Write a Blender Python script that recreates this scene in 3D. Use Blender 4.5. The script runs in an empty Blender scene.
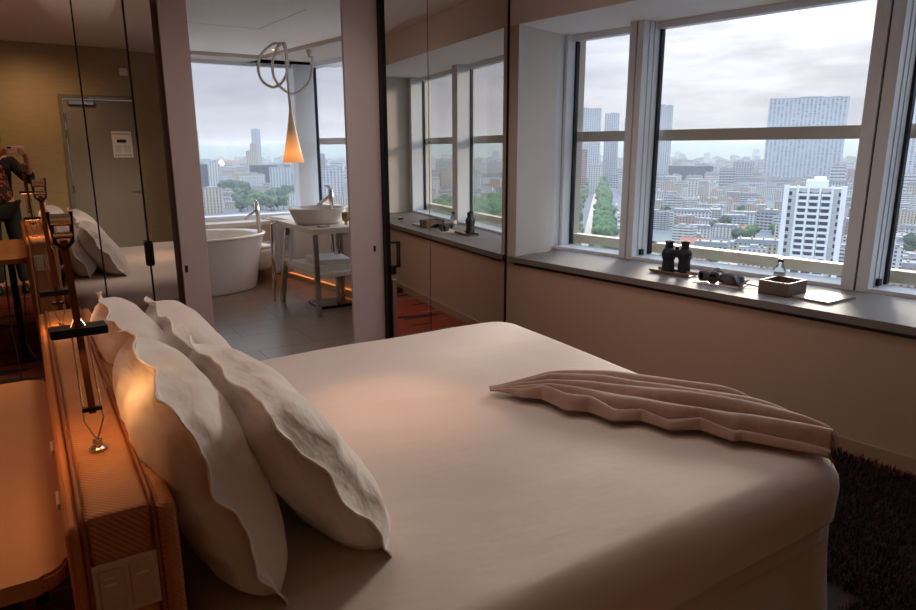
import bpy, bmesh, math, random, re
from mathutils import Vector, Matrix, noise, Euler
random.seed(7)
PI = math.pi
SC = bpy.context.scene
COL = SC.collection

# ------------------------------------------------------------------ materials
def lin(c):
    return tuple((v/12.92 if v <= .04045 else ((v+.055)/1.055)**2.4) for v in c)
def rgb(h):
    return lin(tuple(int(h[i:i+2], 16)/255 for i in (0, 2, 4))) + (1,)
class NT:
    def __init__(s, name):
        s.m = bpy.data.materials.new(name); s.m.use_nodes = True
        s.t = s.m.node_tree; s.n = s.t.nodes; s.l = s.t.links
        s.b = s.n['Principled BSDF']
    def node(s, typ, **kw):
        n = s.n.new(typ)
        for k, v in kw.items():
            if k in n.inputs.keys() if isinstance(k, str) else False: n.inputs[k].default_value = v
            else: setattr(n, k, v)
        return n
    def link(s, a, b): s.l.new(a, b)
    def math(s, op, a, b=None, c=None):
        n = s.n.new('ShaderNodeMath'); n.operation = op
        for i, v in enumerate((a, b, c)):
            if v is None: continue
            if isinstance(v, (int, float)): n.inputs[i].default_value = v
            else: s.l.new(v, n.inputs[i])
        return n.outputs[0]
    def mix(s, f, a, b):
        n = s.n.new('ShaderNodeMix'); n.data_type = 'RGBA'
        for i, v in ((0, f), (6, a), (7, b)):
            if isinstance(v, (int, float, tuple)): n.inputs[i].default_value = v
            else: s.l.new(v, n.inputs[i])
        return n.outputs[2]
    def coord(s, which='Object', scale=(1, 1, 1)):
        c = s.n.new('ShaderNodeTexCoord'); mp = s.n.new('ShaderNodeMapping')
        s.l.new(c.outputs[which], mp.inputs[0]); mp.inputs['Scale'].default_value = scale
        return mp.outputs[0]
    def noise(s, vec, scale, detail=3, rough=.5):
        n = s.n.new('ShaderNodeTexNoise'); s.l.new(vec, n.inputs['Vector'])
        n.inputs['Scale'].default_value = scale; n.inputs['Detail'].default_value = detail
        n.inputs['Roughness'].default_value = rough
        return n.outputs['Fac']
    def ramp(s, f, stops):
        n = s.n.new('ShaderNodeValToRGB'); s.l.new(f, n.inputs[0])
        e = n.color_ramp.elements
        while len(e) < len(stops): e.new(.5)
        for i, (p, c) in enumerate(stops): e[i].position = p; e[i].color = c
        return n.outputs[0]
    def bump(s, h, strength=.2, dist=.01):
        n = s.n.new('ShaderNodeBump'); s.l.new(h, n.inputs['Height'])
        n.inputs['Strength'].default_value = strength; n.inputs['Distance'].default_value = dist
        s.l.new(n.outputs[0], s.b.inputs['Normal'])
def mat(name, col, rough=.5, metal=0., var=.0, nscale=8, bump=0., bscale=60, spec=.5, emit=None, es=0, trans=0, ior=1.45, sheen=0, coat=0):
    s = NT(name); c = rgb(col) if isinstance(col, str) else col
    s.b.inputs['Roughness'].default_value = rough
    s.b.inputs['Metallic'].default_value = metal
    s.b.inputs['Specular IOR Level'].default_value = spec
    s.b.inputs['Transmission Weight'].default_value = trans
    s.b.inputs['IOR'].default_value = ior
    s.b.inputs['Sheen Weight'].default_value = sheen
    s.b.inputs['Coat Weight'].default_value = coat
    s.b.inputs['Base Color'].default_value = c
    v = None
    if var > 0:
        v = s.coord(); f = s.noise(v, nscale, 4)
        a = tuple(x*(1-var) for x in c[:3])+(1,); b = tuple(min(1, x*(1+var)) for x in c[:3])+(1,)
        s.link(s.mix(f, a, b), s.b.inputs['Base Color'])
    if bump > 0:
        v = v or s.coord(); s.bump(s.noise(v, bscale, 4), bump, .005)
    if emit:
        s.b.inputs['Emission Color'].default_value = rgb(emit); s.b.inputs['Emission Strength'].default_value = es
    return s.m
def brick_mat(name, c1, c2, mortar, scale, bw, rh, ms=.01, rough=.5, coordn='Object', sc=(1,1,1), bump=.3, rot=None):
    s = NT(name); v = s.coord(coordn, sc)
    b = s.n.new('ShaderNodeTexBrick'); s.link(v, b.inputs['Vector'])
    b.inputs['Color1'].default_value = rgb(c1); b.inputs['Color2'].default_value = rgb(c2); b.inputs['Mortar'].default_value = rgb(mortar)
    b.inputs['Scale'].default_value = scale; b.inputs['Brick Width'].default_value = bw; b.inputs['Row Height'].default_value = rh
    b.inputs['Mortar Size'].default_value = ms
    n = s.noise(v, 6, 4)
    s.link(s.mix(s.math('MULTIPLY', n, .35), b.outputs['Color'], rgb(mortar)), s.b.inputs['Base Color'])
    s.b.inputs['Roughness'].default_value = rough
    s.bump(b.outputs['Fac'], bump, -.003)
    return s.m

M = {}
M['wall_paint'] = mat('wall_paint', 'B8A08C', .75, var=.05, nscale=3, bump=.05)
M['recess_paint'] = mat('recess_paint', 'CFC6BE', .7, var=.04, nscale=3, bump=.03)
M['ceiling_paint'] = mat('ceiling_paint', 'ECE8E4', .85, var=.03, nscale=2, bump=.04)
M['bath_paint'] = mat('bath_paint', 'BFB3A8', .6, var=.04, nscale=3)
M['lilac_panel'] = mat('lilac_panel', 'BDB2B2', .35, var=.02, nscale=2)
M['black_metal'] = mat('black_metal', '15171C', .35, .6)
M['dark_metal'] = mat('dark_metal', '2E2A2A', .3, .8)
M['steel'] = mat('steel', 'B9B4B0', .22, 1.)
M['chrome'] = mat('chrome', 'D8D4D0', .07, 1.)
M['bronze'] = mat('bronze', '6E4030', .35, .7)
M['champagne'] = mat('champagne', 'A8937C', .3, .8)
M['ceramic'] = mat('ceramic', 'E9E2DA', .12, coat=.5)
M['stone_white'] = mat('stone_white', 'D9CFC5', .3, var=.03)
M['alu'] = mat('alu', 'DDE4EA', .35, .0, var=.02)
M['alu_grey'] = mat('alu_grey', 'B8BCC0', .4, .2, var=.03)
M['gasket'] = mat('gasket', '10182A', .5)
M['cream_rail'] = mat('cream_rail', 'F0E4C8', .5, var=.04)
M['rail_grey'] = mat('rail_grey', 'D2C6B6', .5, .1)
M['sill_stone'] = mat('sill_stone', '7A7472', .55, var=.08, nscale=20, bump=.03, bscale=120)
M['linen'] = mat('linen', 'E6DDD6', .8, var=.03, nscale=5, bump=.08, bscale=30, sheen=.2)
def linen(name, col, st):
    q = NT(name); v = q.coord('Object'); v2 = q.coord('Object', (1, 2.6, 1.6)); c = rgb(col)
    q.link(q.mix(q.noise(v, 5, 3), tuple(x*.95 for x in c[:3])+(1,), c), q.b.inputs['Base Color'])
    q.b.inputs['Roughness'].default_value = .75; q.b.inputs['Sheen Weight'].default_value = .2; q.b.inputs['Specular IOR Level'].default_value = .3
    n1 = q.noise(v2, 5, 3, .45); n2 = q.noise(v2, 2.2, 1, .3)
    n3 = q.noise(v2, 14, 2, .5)
    h = q.math('ADD', q.math('MULTIPLY', n1, .5), q.math('ADD', n2, q.math('MULTIPLY', n3, .14)))
    q.bump(h, st, .06)
    return q.m
M['linen'] = linen('linen', 'DCCDC4', .09); M['pillow_linen'] = linen('pillow_linen', 'E6DCD4', .45)
M['linen_piping'] = mat('linen_piping', 'F2EDE8', .7, sheen=.2)
M['skirt'] = mat('skirt', 'D9CCC2', .85, var=.03, bump=.06)
M['plush'] = mat('plush', 'EEE8E2', .95, bump=.6, bscale=150, sheen=.4)
M['leather'] = mat('leather', 'B4713E', .55, var=.1, nscale=10, bump=.3, bscale=200)
M['leather_piping'] = mat('leather_piping', '8A4A28', .5, bump=.2)
M['plate'] = mat('plate', 'CBB8A2', .4, .1)
M['plate_key'] = mat('plate_key', 'C0AC96', .35, .1)
M['desk_top'] = mat('desk_top', 'B98A60', .45, var=.05, nscale=3, bump=.1, bscale=150)
M['white_plastic'] = mat('white_plastic', 'E8E0D0', .4)
M['cable'] = mat('cable', '1A1412', .5)
M['black_glossy'] = mat('black_glossy', '101010', .08)
M['binocular_rubber'] = mat('binocular_rubber', '1A222C', .55, bump=.2, bscale=100)
M['lens'] = mat('lens', '203040', .05, .3)
M['paper'] = mat('paper', 'D8CFC4', .6)
M['card'] = mat('card', '9A8E84', .35, var=.05)
M['box_wood'] = mat('box_wood', '6C5C56', .4, var=.15, nscale=12)
M['box_wood_inside'] = mat('box_wood_inside', '3A3234', .7)
M['red_cap'] = mat('red_cap', '5A1E26', .4)
M['bottle_clear'] = mat('bottle_clear', 'DDEBEA', .04, trans=.95, ior=1.3)
M['amber_glass'] = mat('amber_glass', 'C9A24A', .1, trans=.6)
M['throw_edge'] = mat('throw_edge', '9A7E6C', .95, sheen=.3)
M['grey_fabric'] = mat('grey_fabric', '55525A', .9, bump=.3)
M['door_grey'] = mat('door_grey', '8C8378', .5, var=.02)
M['door_frame'] = mat('door_frame', '7D746A', .5)
M['sign_white'] = mat('sign_white', 'E6E4E0', .4)
M['ink'] = mat('ink', '18181A', .6)
M['ink_grey'] = mat('ink_grey', '9A9A98', .6)
M['brown_carcass'] = mat('brown_carcass', '4A3428', .5)
M['skin'] = mat('skin', 'C98E72', .5)
M['hair'] = mat('hair', '2A1A12', .6)
M['jacket'] = mat('jacket', '1B1B20', .9)
M['trouser'] = mat('trouser', '23231F', .9)
M['shoe'] = mat('shoe', '15110F', .5)
M['phone_pink'] = mat('phone_pink', 'E6C6BE', .3)
M['road'] = mat('road', '5E6066', .9, var=.1, nscale=.05)
M['path_sand'] = mat('path_sand', 'B5A893', .9, var=.1, nscale=.1)
M['baseboard'] = mat('baseboard', 'A8917C', .5)
M['cushion_red'] = mat('cushion_red', 'A04A28', .8)

def wood(name, c1, c2, sc=(1, 12, 12), rough=.45):
    s = NT(name); v = s.coord('Object', sc)
    s.link(s.mix(s.noise(v, 3, 6, .6), rgb(c1), rgb(c2)), s.b.inputs['Base Color'])
    s.b.inputs['Roughness'].default_value = rough
    return s.m
# woven golden leather wallpaper
def wallpaper():
    s = NT('golden_wallpaper'); v = s.coord('Object', (1, 1, 6))
    c = s.mix(s.noise(v, 5, 6, .7), rgb('988260'), rgb('BCA47A'))
    s.link(c, s.b.inputs['Base Color']); s.b.inputs['Roughness'].default_value = .5
    s.bump(s.noise(v, 30, 4), .2, .004)
    return s.m
M['wallpaper'] = wallpaper()
def weave(name, a, b, sc):
    s = NT(name); v = s.coord('Object', (1, 1, 1))
    ch = s.n.new('ShaderNodeTexWave'); s.link(v, ch.inputs['Vector']); ch.inputs['Scale'].default_value = sc; ch.bands_direction = 'Y'
    ch2 = s.n.new('ShaderNodeTexWave'); s.link(v, ch2.inputs['Vector']); ch2.inputs['Scale'].default_value = sc; ch2.bands_direction = 'DIAGONAL'
    f = s.math('MULTIPLY', ch.outputs['Fac'], ch2.outputs['Fac'])
    n = s.noise(v, 14, 3)
    f2 = s.math('MULTIPLY', s.math('ADD', f, n), .6)
    s.link(s.mix(f2, rgb(a), rgb(b)), s.b.inputs['Base Color'])
    s.b.inputs['Roughness'].default_value = .5
    s.bump(f, .5, .003)
    return s.m
M['woven'] = weave('woven_leather', '9A5C30', 'C08850', 55)
M['throw'] = None
def throw_mat():
    s = NT('throw_wool'); v = s.coord('Object')
    s.link(s.mix(s.noise(v, 30, 3), rgb('9A7C6C'), rgb('B89A88')), s.b.inputs['Base Color'])
    s.b.inputs['Roughness'].default_value = .95; s.b.inputs['Sheen Weight'].default_value = .4
    s.bump(s.noise(v, 260, 2), .4, .003)
    return s.m
M['throw'] = throw_mat()
M['tile'] = brick_mat('bath_tile', '8C7662', '967E6A', '5F5044', 1.0, .9, .45, .006, .3)
def mirror(name, tint, rough=0.0):
    s = NT(name); s.b.inputs['Base Color'].default_value = rgb(tint); s.b.inputs['Metallic'].default_value = 1
    s.b.inputs['Roughness'].default_value = rough
    return s.m
M['mirror'] = mirror('smoked_mirror', 'DED8D0')
M['mirror_dark'] = mirror('smoked_mirror_dark', '8E7E70', .02)
def glass():
    s = NT('window_glass'); n = s.n
    tr = n.new('ShaderNodeBsdfTransparent'); tr.inputs[0].default_value = (.93, .96, .98, 1)
    gl = n.new('ShaderNodeBsdfGlossy'); gl.inputs['Roughness'].default_value = .0
    fr = n.new('ShaderNodeFresnel'); ge = n.new('ShaderNodeNewGeometry')
    s.link(s.math('ADD', 1.35, s.math('MULTIPLY', ge.outputs['Backfacing'], 1/1.35-1.35)), fr.inputs[0])
    mx = n.new('ShaderNodeMixShader')
    s.link(fr.outputs[0], mx.inputs[0]); s.link(tr.outputs[0], mx.inputs[1]); s.link(gl.outputs[0], mx.inputs[2])
    s.link(mx.outputs[0], n['Material Output'].inputs[0])
    return s.m
M['glass'] = glass()
def carpet():
    s = NT('red_carpet'); v = s.coord('Object')
    v2 = s.coord('Object', (1.2, 5, 1))
    f = s.noise(v2, 1.3, 1, .3)
    c = s.ramp(f, [(0, rgb('3A2A24')), (.36, rgb('3A2A24')), (.38, rgb('9A4028')), (.62, rgb('9A4028')), (.64, rgb('8A7460')), (.68, rgb('8A7460')), (.70, rgb('8C3A26'))])
    c.node.color_ramp.interpolation = 'CONSTANT'
    s.link(s.mix(s.math('MULTIPLY', s.noise(v, 120, 2), .4), c, rgb('2A1814')), s.b.inputs['Base Color'])
    s.b.inputs['Roughness'].default_value = .95
    s.bump(s.noise(v, 300, 2), .6, .004)
    return s.m
M['carpet'] = carpet()
def rugm():
    s = NT('rug_pile'); v = s.coord('Object'); v2 = s.coord('Object', (2, 14, 1))
    c = s.ramp(s.noise(v2, 3, 4, .6), [(0, rgb('161214')), (.45, rgb('262022')), (.6, rgb('3E2624')), (.75, rgb('2C282A')), (1, rgb('45413F'))])
    s.link(c, s.b.inputs['Base Color']); s.b.inputs['Roughness'].default_value = .9
    return s.m
M['rug'] = rugm()
def blouse():
    s = NT('blouse_print'); v = s.coord('Object')
    vo = s.n.new('ShaderNodeTexVoronoi'); s.link(v, vo.inputs['Vector']); vo.inputs['Scale'].default_value = 32
    s.link(s.ramp(vo.outputs['Distance'], [(0, rgb('A8583C')), (.35, rgb('A8583C')), (.45, rgb('4A2018')), (1, rgb('2A1410'))]), s.b.inputs['Base Color'])
    s.b.inputs['Roughness'].default_value = .8
    return s.m
M['blouse'] = blouse()
def shade_mat():
    s = NT('pendant_shade'); c = s.n.new('ShaderNodeTexCoord'); sp = s.n.new('ShaderNodeSeparateXYZ')
    s.link(c.outputs['Object'], sp.inputs[0])
    s.b.inputs['Base Color'].default_value = rgb('E8C8A0'); s.b.inputs['Roughness'].default_value = .5
    s.b.inputs['Transmission Weight'].default_value = .0
    s.b.inputs['Emission Color'].default_value = rgb('FF9A48')
    # the lower part holds the bulb and gives off light through the translucent shade
    f = s.math('SUBTRACT', 1.0, s.math('MULTIPLY', s.math('ABSOLUTE', s.math('SUBTRACT', sp.outputs[2], .10)), 4.2))
    f = s.math('MAXIMUM', f, .0)
    s.link(s.math('MULTIPLY', f, .9), s.b.inputs['Emission Strength'])
    return s.m
M['pendant_shade'] = shade_mat()
M['rubber_white'] = mat('rubber_white', 'CFC8C0', .45)
M['lamp_glow'] = mat('lamp_glow', 'FFD8A0', .5, emit='FFB060', es=14)
M['down_glow'] = mat('down_glow', 'FFD8A0', .5, emit='FFD080', es=5)
M['led'] = mat('led', 'FFB070', .5, emit='FF9448', es=.8)

def facade(name, wall, win, px, pz, wx, wz, band=None, var=.12):
    """walls with a regular grid of windows; UV in metres"""
    s = NT(name); uv = s.n.new('ShaderNodeUVMap'); sp = s.n.new('ShaderNodeSeparateXYZ'); s.link(uv.outputs[0], sp.inputs[0])
    oi = s.n.new('ShaderNodeObjectInfo')
    fx = s.math('FRACT', s.math('DIVIDE', sp.outputs[0], px)); fz = s.math('FRACT', s.math('DIVIDE', sp.outputs[1], pz))
    a = s.math('COMPARE', fx, .5, wx/2); b = s.math('COMPARE', fz, .5, wz/2)
    m = s.math('MULTIPLY', a, b)
    ix = s.math('FLOOR', s.math('DIVIDE', sp.outputs[0], px)); iz = s.math('FLOOR', s.math('DIVIDE', sp.outputs[1], pz))
    cmb = s.n.new('ShaderNodeCombineXYZ'); s.link(ix, cmb.inputs[0]); s.link(iz, cmb.inputs[1]); s.link(oi.outputs['Random'], cmb.inputs[2])
    wn = s.n.new('ShaderNodeTexWhiteNoise'); s.link(cmb.outputs[0], wn.inputs[0])
    w = tuple(x*.66 for x in rgb(wall)[:3])+(1,)
    wallc = s.mix(oi.outputs['Random'], tuple(x*(1-var) for x in w[:3])+(1,), tuple(min(1, x*(1+var)) for x in w[:3])+(1,))
    if band:
        bm = s.math('COMPARE', fz, .06, .09)
        wallc = s.mix(bm, wallc, rgb(band))
    winc = s.mix(wn.outputs[0], rgb(win), tuple(min(1, x*2.6+.02) for x in rgb(win)[:3])+(1,))
    s.link(s.mix(m, wallc, winc), s.b.inputs['Base Color'])
    s.b.inputs['Roughness'].default_value = .8; s.b.inputs['Specular IOR Level'].default_value = .2
    return s.m
FAC = {
 'white': facade('facade_white', 'E8E8E4', '1E2430', 4.2, 3.4, .42, .55, 'B0B0AC'),
 'cream': facade('facade_cream', 'D8CCB4', '1E2026', 3.8, 3.5, .4, .6, 'A09280'),
 'grey': facade('facade_grey', 'A8ACB0', '1A202A', 4.6, 3.4, .6, .5, 'C8CACC'),
 'pink': facade('facade_pink', 'C8AE9E', '201C20', 4.0, 3.4, .4, .55),
 'brick': facade('facade_brick', '8C5248', '1E1A1C', 4.2, 3.2, .45, .5, 'CFC6BE'),
 'band': facade('facade_band', 'DEDEDA', '2A3440', 6.0, 3.6, .9, .42),
 'stripe': facade('facade_stripe', 'D2D4D8', '3E4654', 4.6, 3.4, .5, .6),
 'vstripe': facade('facade_vstripe', 'D4D8DE', '5A6270', 7.5, 4.4, .5, .7, var=.03),
 'darkglass': facade('facade_darkglass', '4C5864', '1A222A', 3.0, 4.0, .8, .6),
}
M['slate'] = mat('slate', '6F757C', .7, var=.15, nscale=.2)
M['flat_roof'] = mat('flat_roof', '8E9092', .9, var=.15, nscale=.1)
M['tile_roof'] = mat('tile_roof', '96604C', .85, var=.15, nscale=.3)
M['chimney'] = mat('chimney', 'A8785E', .9)
M['city_ground'] = mat('city_ground', '5E6468', .95, var=.25, nscale=.02)
M['hill'] = mat('hill', '5A6A5E', .95, var=.25, nscale=.004)
M['leaf_a'] = mat('leaf_a', '3E5A34', .9, var=.4, nscale=.35)
M['leaf_b'] = mat('leaf_b', '2E4430', .9, var=.4, nscale=.35)
M['bark'] = mat('bark', '4A3A2E', .9)

# ------------------------------------------------------------------ geometry helpers
def obj(name, bm, m, parent=None, smooth=False, mats=None):
    me = bpy.data.meshes.new(name); bm.normal_update(); bm.to_mesh(me); bm.free()
    for x in (mats or [m]): me.materials.append(M[x] if isinstance(x, str) and x in M else x)
    if smooth:
        for p in me.polygons: p.use_smooth = True
    o = bpy.data.objects.new(name, me); COL.objects.link(o)
    if parent: o.parent = parent
    return o
def tag(o, label, cat, group=None, kind=None):
    o['label'] = label; o['category'] = cat
    if group: o['group'] = group
    if kind: o['kind'] = kind
    return o
def thing(name, label, cat, loc=(0, 0, 0), rz=0, group=None):
    o = bpy.data.objects.new(name, None); COL.objects.link(o); o.location = loc; o.rotation_euler = (0, 0, rz)
    o.empty_display_size = .1
    return tag(o, label, cat, group)
def struct(name, bm, m, parent=None, **kw):
    o = obj(name, bm, m, parent, **kw)
    o['kind'] = 'structure'
    return o
def box(bm, a, b, mtx=None, bevel=0, seg=2, mi=0):
    x0, y0, z0 = a; x1, y1, z1 = b
    vs = [bm.verts.new(p) for p in ((x0,y0,z0),(x1,y0,z0),(x1,y1,z0),(x0,y1,z0),(x0,y0,z1),(x1,y0,z1),(x1,y1,z1),(x0,y1,z1))]
    fs = [bm.faces.new([vs[i] for i in q]) for q in ((3,2,1,0),(4,5,6,7),(0,1,5,4),(1,2,6,5),(2,3,7,6),(3,0,4,7))]
    for f in fs: f.material_index = mi
    if mtx is not None: bmesh.ops.transform(bm, matrix=mtx, verts=vs)
    if bevel:
        es = list({e for f in fs for e in f.edges})
        bmesh.ops.bevel(bm, geom=es, offset=bevel, segments=seg, affect='EDGES', profile=.5)
    return bm
def B(a, b, **k): return box(bmesh.new(), a, b, **k)
def prism(bm, poly, z0, z1, bevel=0, mi=0):
    """poly: list of (x,y) counterclockwise"""
    lo = [bm.verts.new((x, y, z0)) for x, y in poly]; hi = [bm.verts.new((x, y, z1)) for x, y in poly]
    n = len(poly); fs = [bm.faces.new(lo[::-1]), bm.faces.new(hi)]
    for i in range(n): fs.append(bm.faces.new((lo[i], lo[(i+1) % n], hi[(i+1) % n], hi[i])))
    for f in fs: f.material_index = mi
    if bevel:
        es = list({e for f in fs for e in f.edges}); bmesh.ops.bevel(bm, geom=es, offset=bevel, segments=2, affect='EDGES')
    return bm
def tube(bm, pts, r, n=10, cap=True, closed=False):
    pts = [Vector(p) for p in pts]; rs = r if isinstance(r, (list, tuple)) else [r]*len(pts)
    rings = []; up = None
    for i, p in enumerate(pts):
        if closed: d = pts[(i+1) % len(pts)]-pts[i-1]
        else: d = (pts[min(i+1, len(pts)-1)]-pts[max(i-1, 0)])
        d.normalize()
        if up is None:
            up = Vector((0, 0, 1)) if abs(d.z) < .9 else Vector((1, 0, 0))
        a = (up - d*up.dot(d)).normalized(); up = a; b = d.cross(a)
        rings.append([bm.verts.new(p+(a*math.cos(2*PI*k/n)+b*math.sin(2*PI*k/n))*rs[i]) for k in range(n)])
    m = len(rings)
    for i in range(m if closed else m-1):
        A, C = rings[i], rings[(i+1) % m]
        for k in range(n): bm.faces.new((A[k], A[(k+1) % n], C[(k+1) % n], C[k]))
    if cap and not closed:
        bm.faces.new(rings[0][::-1]); bm.faces.new(rings[-1])
    return bm
def T(pts, r, **k): return tube(bmesh.new(), pts, r, **k)
def lathe(bm, prof, n=32, c=(0, 0, 0), sx=1, sy=1, cap0=False, cap1=False):
    rings = []
    for r, z in prof:
        if r < 1e-5: rings.append([bm.verts.new((c[0], c[1], c[2]+z))])
        else: rings.append([bm.verts.new((c[0]+r*sx*math.cos(2*PI*k/n), c[1]+r*sy*math.sin(2*PI*k/n), c[2]+z)) for k in range(n)])
    for A, C in zip(rings, rings[1:]):
        for k in range(n):
            q = []
            for v in (A[k % len(A)], A[(k+1) % n % len(A)], C[(k+1) % n % len(C)], C[k % len(C)]):
                if v not in q: q.append(v)
            if len(q) > 2: bm.faces.new(q)
    if cap0 and len(rings[0]) > 1: bm.faces.new(rings[0][::-1])
    if cap1 and len(rings[-1]) > 1: bm.faces.new(rings[-1])
    return bm
def L(prof, **k): return lathe(bmesh.new(), prof, **k)
def bar(bm, a, b, w, h, side=(0, 1, 0), bevel=0):
    a = Vector(a); b = Vector(b); d = (b-a); ln = d.length; d.normalize(); s = Vector(side); s = (s-d*s.dot(d)).normalized(); t = d.cross(s)
    m = Matrix((s, t, d)).transposed().to_4x4(); m.translation = a
    return box(bm, (-w/2, -h/2, 0), (w/2, h/2, ln), mtx=m, bevel=bevel)
def grid(bm, f, nu, nv, closed_u=False, mi=0):
    V = [[bm.verts.new(f(i/nu, j/nv)) for j in range(nv+1)] for i in range(nu+(0 if closed_u else 1))]
    for i in range(nu):
        for j in range(nv):
            fc = bm.faces.new((V[i][j], V[(i+1) % len(V)][j], V[(i+1) % len(V)][j+1], V[i][j+1])); fc.material_index = mi
    return V
def nz(x, y, z=0, s=1): return noise.noise(Vector((x*s, y*s, z*s)))
def clear_tag(o):
    for k in ('label', 'category', 'group', 'kind'):
        if k in o: del o[k]
def copy_tree(o, parent=None):
    c = o.copy(); COL.objects.link(c); c.parent = parent
    for ch in KIDS.get(o.name, []): copy_tree(ch, c)
    return c
KIDS = {}

# ------------------------------------------------------------------ camera
CAMZ = 1.5; F_PX = 671.2; PITCH = math.radians(13.18); ROLL = math.radians(.165); YAW = math.radians(32.5)
fwd = Vector((0, math.cos(PITCH), -math.sin(PITCH))); rt = Vector((1, 0, 0)); dn = -Vector((0, math.sin(PITCH), math.cos(PITCH)))
r2 = math.cos(ROLL)*rt+math.sin(ROLL)*dn; d2 = -math.sin(ROLL)*rt+math.cos(ROLL)*dn
RZ = Matrix.Rotation(-YAW, 3, 'Z'); fwd, r2, d2 = RZ@fwd, RZ@r2, RZ@d2
cam = bpy.data.cameras.new('camera'); co = bpy.data.objects.new('camera', cam); COL.objects.link(co)
mw = Matrix((r2, -d2, -fwd)).transposed().to_4x4(); mw.translation = (0, 0, CAMZ); co.matrix_world = mw
cam.sensor_width = 36; cam.lens = F_PX/916*36; cam.clip_start = .02; cam.clip_end = 20000
SC.camera = co

# ------------------------------------------------------------------ window wall lines (plan)
def Fx(y): return 3.048+(4.065-y)*.1156 if y < 4.065 else 3.048-(y-4.065)*.14      # inner wall face
def Gx(y): return 3.567+(4.164-y)*.162 if y < 4.164 else 3.567-(y-4.164)*.145      # inside of window frames
CEIL = 2.62; SILL = .70; HEAD = 2.34; YB = -.8; YF = 8.1; BCEIL = 2.54; YM = 4.08

def wall_strip(name, y0, y1, z0, z1, fa, fb, m, n=1):
    bm = bmesh.new()
    ys = [y0+(y1-y0)*i/n for i in range(n+1)]
    poly = [(fa(y), y) for y in ys] + [(fb(y), y) for y in ys[::-1]]
    # orientation: counter-clockwise
    ar = sum(poly[i][0]*poly[(i+1) % len(poly)][1]-poly[(i+1) % len(poly)][0]*poly[i][1] for i in range(len(poly)))
    if ar < 0: poly = poly[::-1]
    prism(bm, poly, z0, z1)
    return struct(name, bm, m)
R0, R1 = .50, 3.99       # the bedroom recess
OUT = lambda y: Gx(y)+.32
# parapet below the windows, beam above, solid piers
wall_strip('wall_window_side', YB, 4.2, 0, SILL-.04, Fx, OUT, 'wall_paint', 2)
wall_strip('wall_window_side_beam', YB, 4.2, HEAD, 2.75, Fx, OUT, 'ceiling_paint', 2)
struct('wall_window_side_pier', prism(bmesh.new(), [(Fx(R1), R1), (3.567, 4.165), (3.60, 4.20), (OUT(4.2), 4.30), (OUT(4.2), 4.42), (Fx(4.2), 4.2)], SILL-.04, HEAD), 'recess_paint')
wall_strip('wall_window_side_near_pier', YB, R0, SILL-.04, HEAD, Fx, OUT, 'recess_paint', 1)
wall_strip('wall_bathroom_window_side', 4.2, 8.75, 0, SILL-.04, Fx, OUT, 'bath_paint', 1)
wall_strip('wall_bathroom_window_side_beam', 4.2, 8.75, 2.5, 2.75, Fx, OUT, 'bath_paint', 1)
wall_strip('wall_bathroom_window_side_pier', 4.2, 4.9, SILL-.04, 2.5, Fx, OUT, 'bath_paint', 1)
wall_strip('baseboard_window_side', YB, 4.05, 0, .075, lambda y: Fx(y)-.015, lambda y: Fx(y)+.001, 'baseboard', 2)
wall_strip('baseboard_bathroom_window_side', 4.35, 8.1, 0, .07, lambda y: Fx(y)-.012, lambda y: Fx(y)+.001, 'baseboard', 1)
# sill slabs
wall_strip('trim_window_sill', R0, 4.05, SILL-.04, SILL, lambda y: Fx(y)-.025, lambda y: Gx(y)+.1, 'sill_stone', 2)
wall_strip('trim_bathroom_window_sill', 4.3, 8.12, SILL-.04, SILL, lambda y: Fx(y)-.02, lambda y: Gx(y)+.1, 'stone_white', 1)
wall_strip('trim_recess_shadow_gap', R0, R1, SILL-.06, SILL-.041, lambda y: Fx(y)-.012, lambda y: Fx(y)+.01, 'black_metal', 1)

def gpt(y, off=0):  # point on the frame line moved outward
    return Vector((Gx(y)+off, y))
GL = .17            # the panes sit this far outside the inner frame face
def seg_prism(bm, y0, y1, o0, o1, z0, z1, mi=0):
    poly = [(Gx(y0)+o0, y0), (Gx(y0)+o1, y0), (Gx(y1)+o1, y1), (Gx(y1)+o0, y1)]
    ar = sum(poly[i][0]*poly[(i+1) % 4][1]-poly[(i+1) % 4][0]*poly[i][1] for i in range(4))
    if ar < 0: poly = poly[::-1]
    prism(bm, poly, z0, z1, mi=mi)
def window(n, y0, y1, z0, z1, rail=True, cream=True):
    """y0>y1: far and near side of the clear opening"""
    w = bpy.data.objects.new('window_%d' % n, None); COL.objects.link(w); w['kind'] = 'structure'
    bm = bmesh.new(); seg_prism(bm, y0, y1, GL, GL+.012, z0+.02, z1-.03); obj('pane', bm, 'glass', w)
    bm = bmesh.new()
    seg_prism(bm, y0, y0-.016, GL-.012, GL+.02, z0+.03, z1)
    seg_prism(bm, y1, y1+.008, GL-.012, GL+.02, z0+.03, z1)
    obj('gasket', bm, 'gasket', w)
    bm = bmesh.new()
    seg_prism(bm, y0, y1, GL-.04, GL+.03, z1-.045, z1); seg_prism(bm, y0, y1, -.0, GL+.03, z0, z0+.022)
    obj('head_and_foot_frame', bm, 'alu', w)
    if rail:
        bm = bmesh.new(); seg_prism(bm, y0+.1, y1-.1, GL+.06, GL+.11, 1.545, 1.622); obj('guard_rail', bm, 'rail_grey', w)
    if cream:
        bm = bmesh.new(); seg_prism(bm, y0+.12, y1-.12, GL+.05, GL+.13, z0+.035, z0+.105); obj('outer_sill', bm, 'cream_rail', w)
    return w
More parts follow.
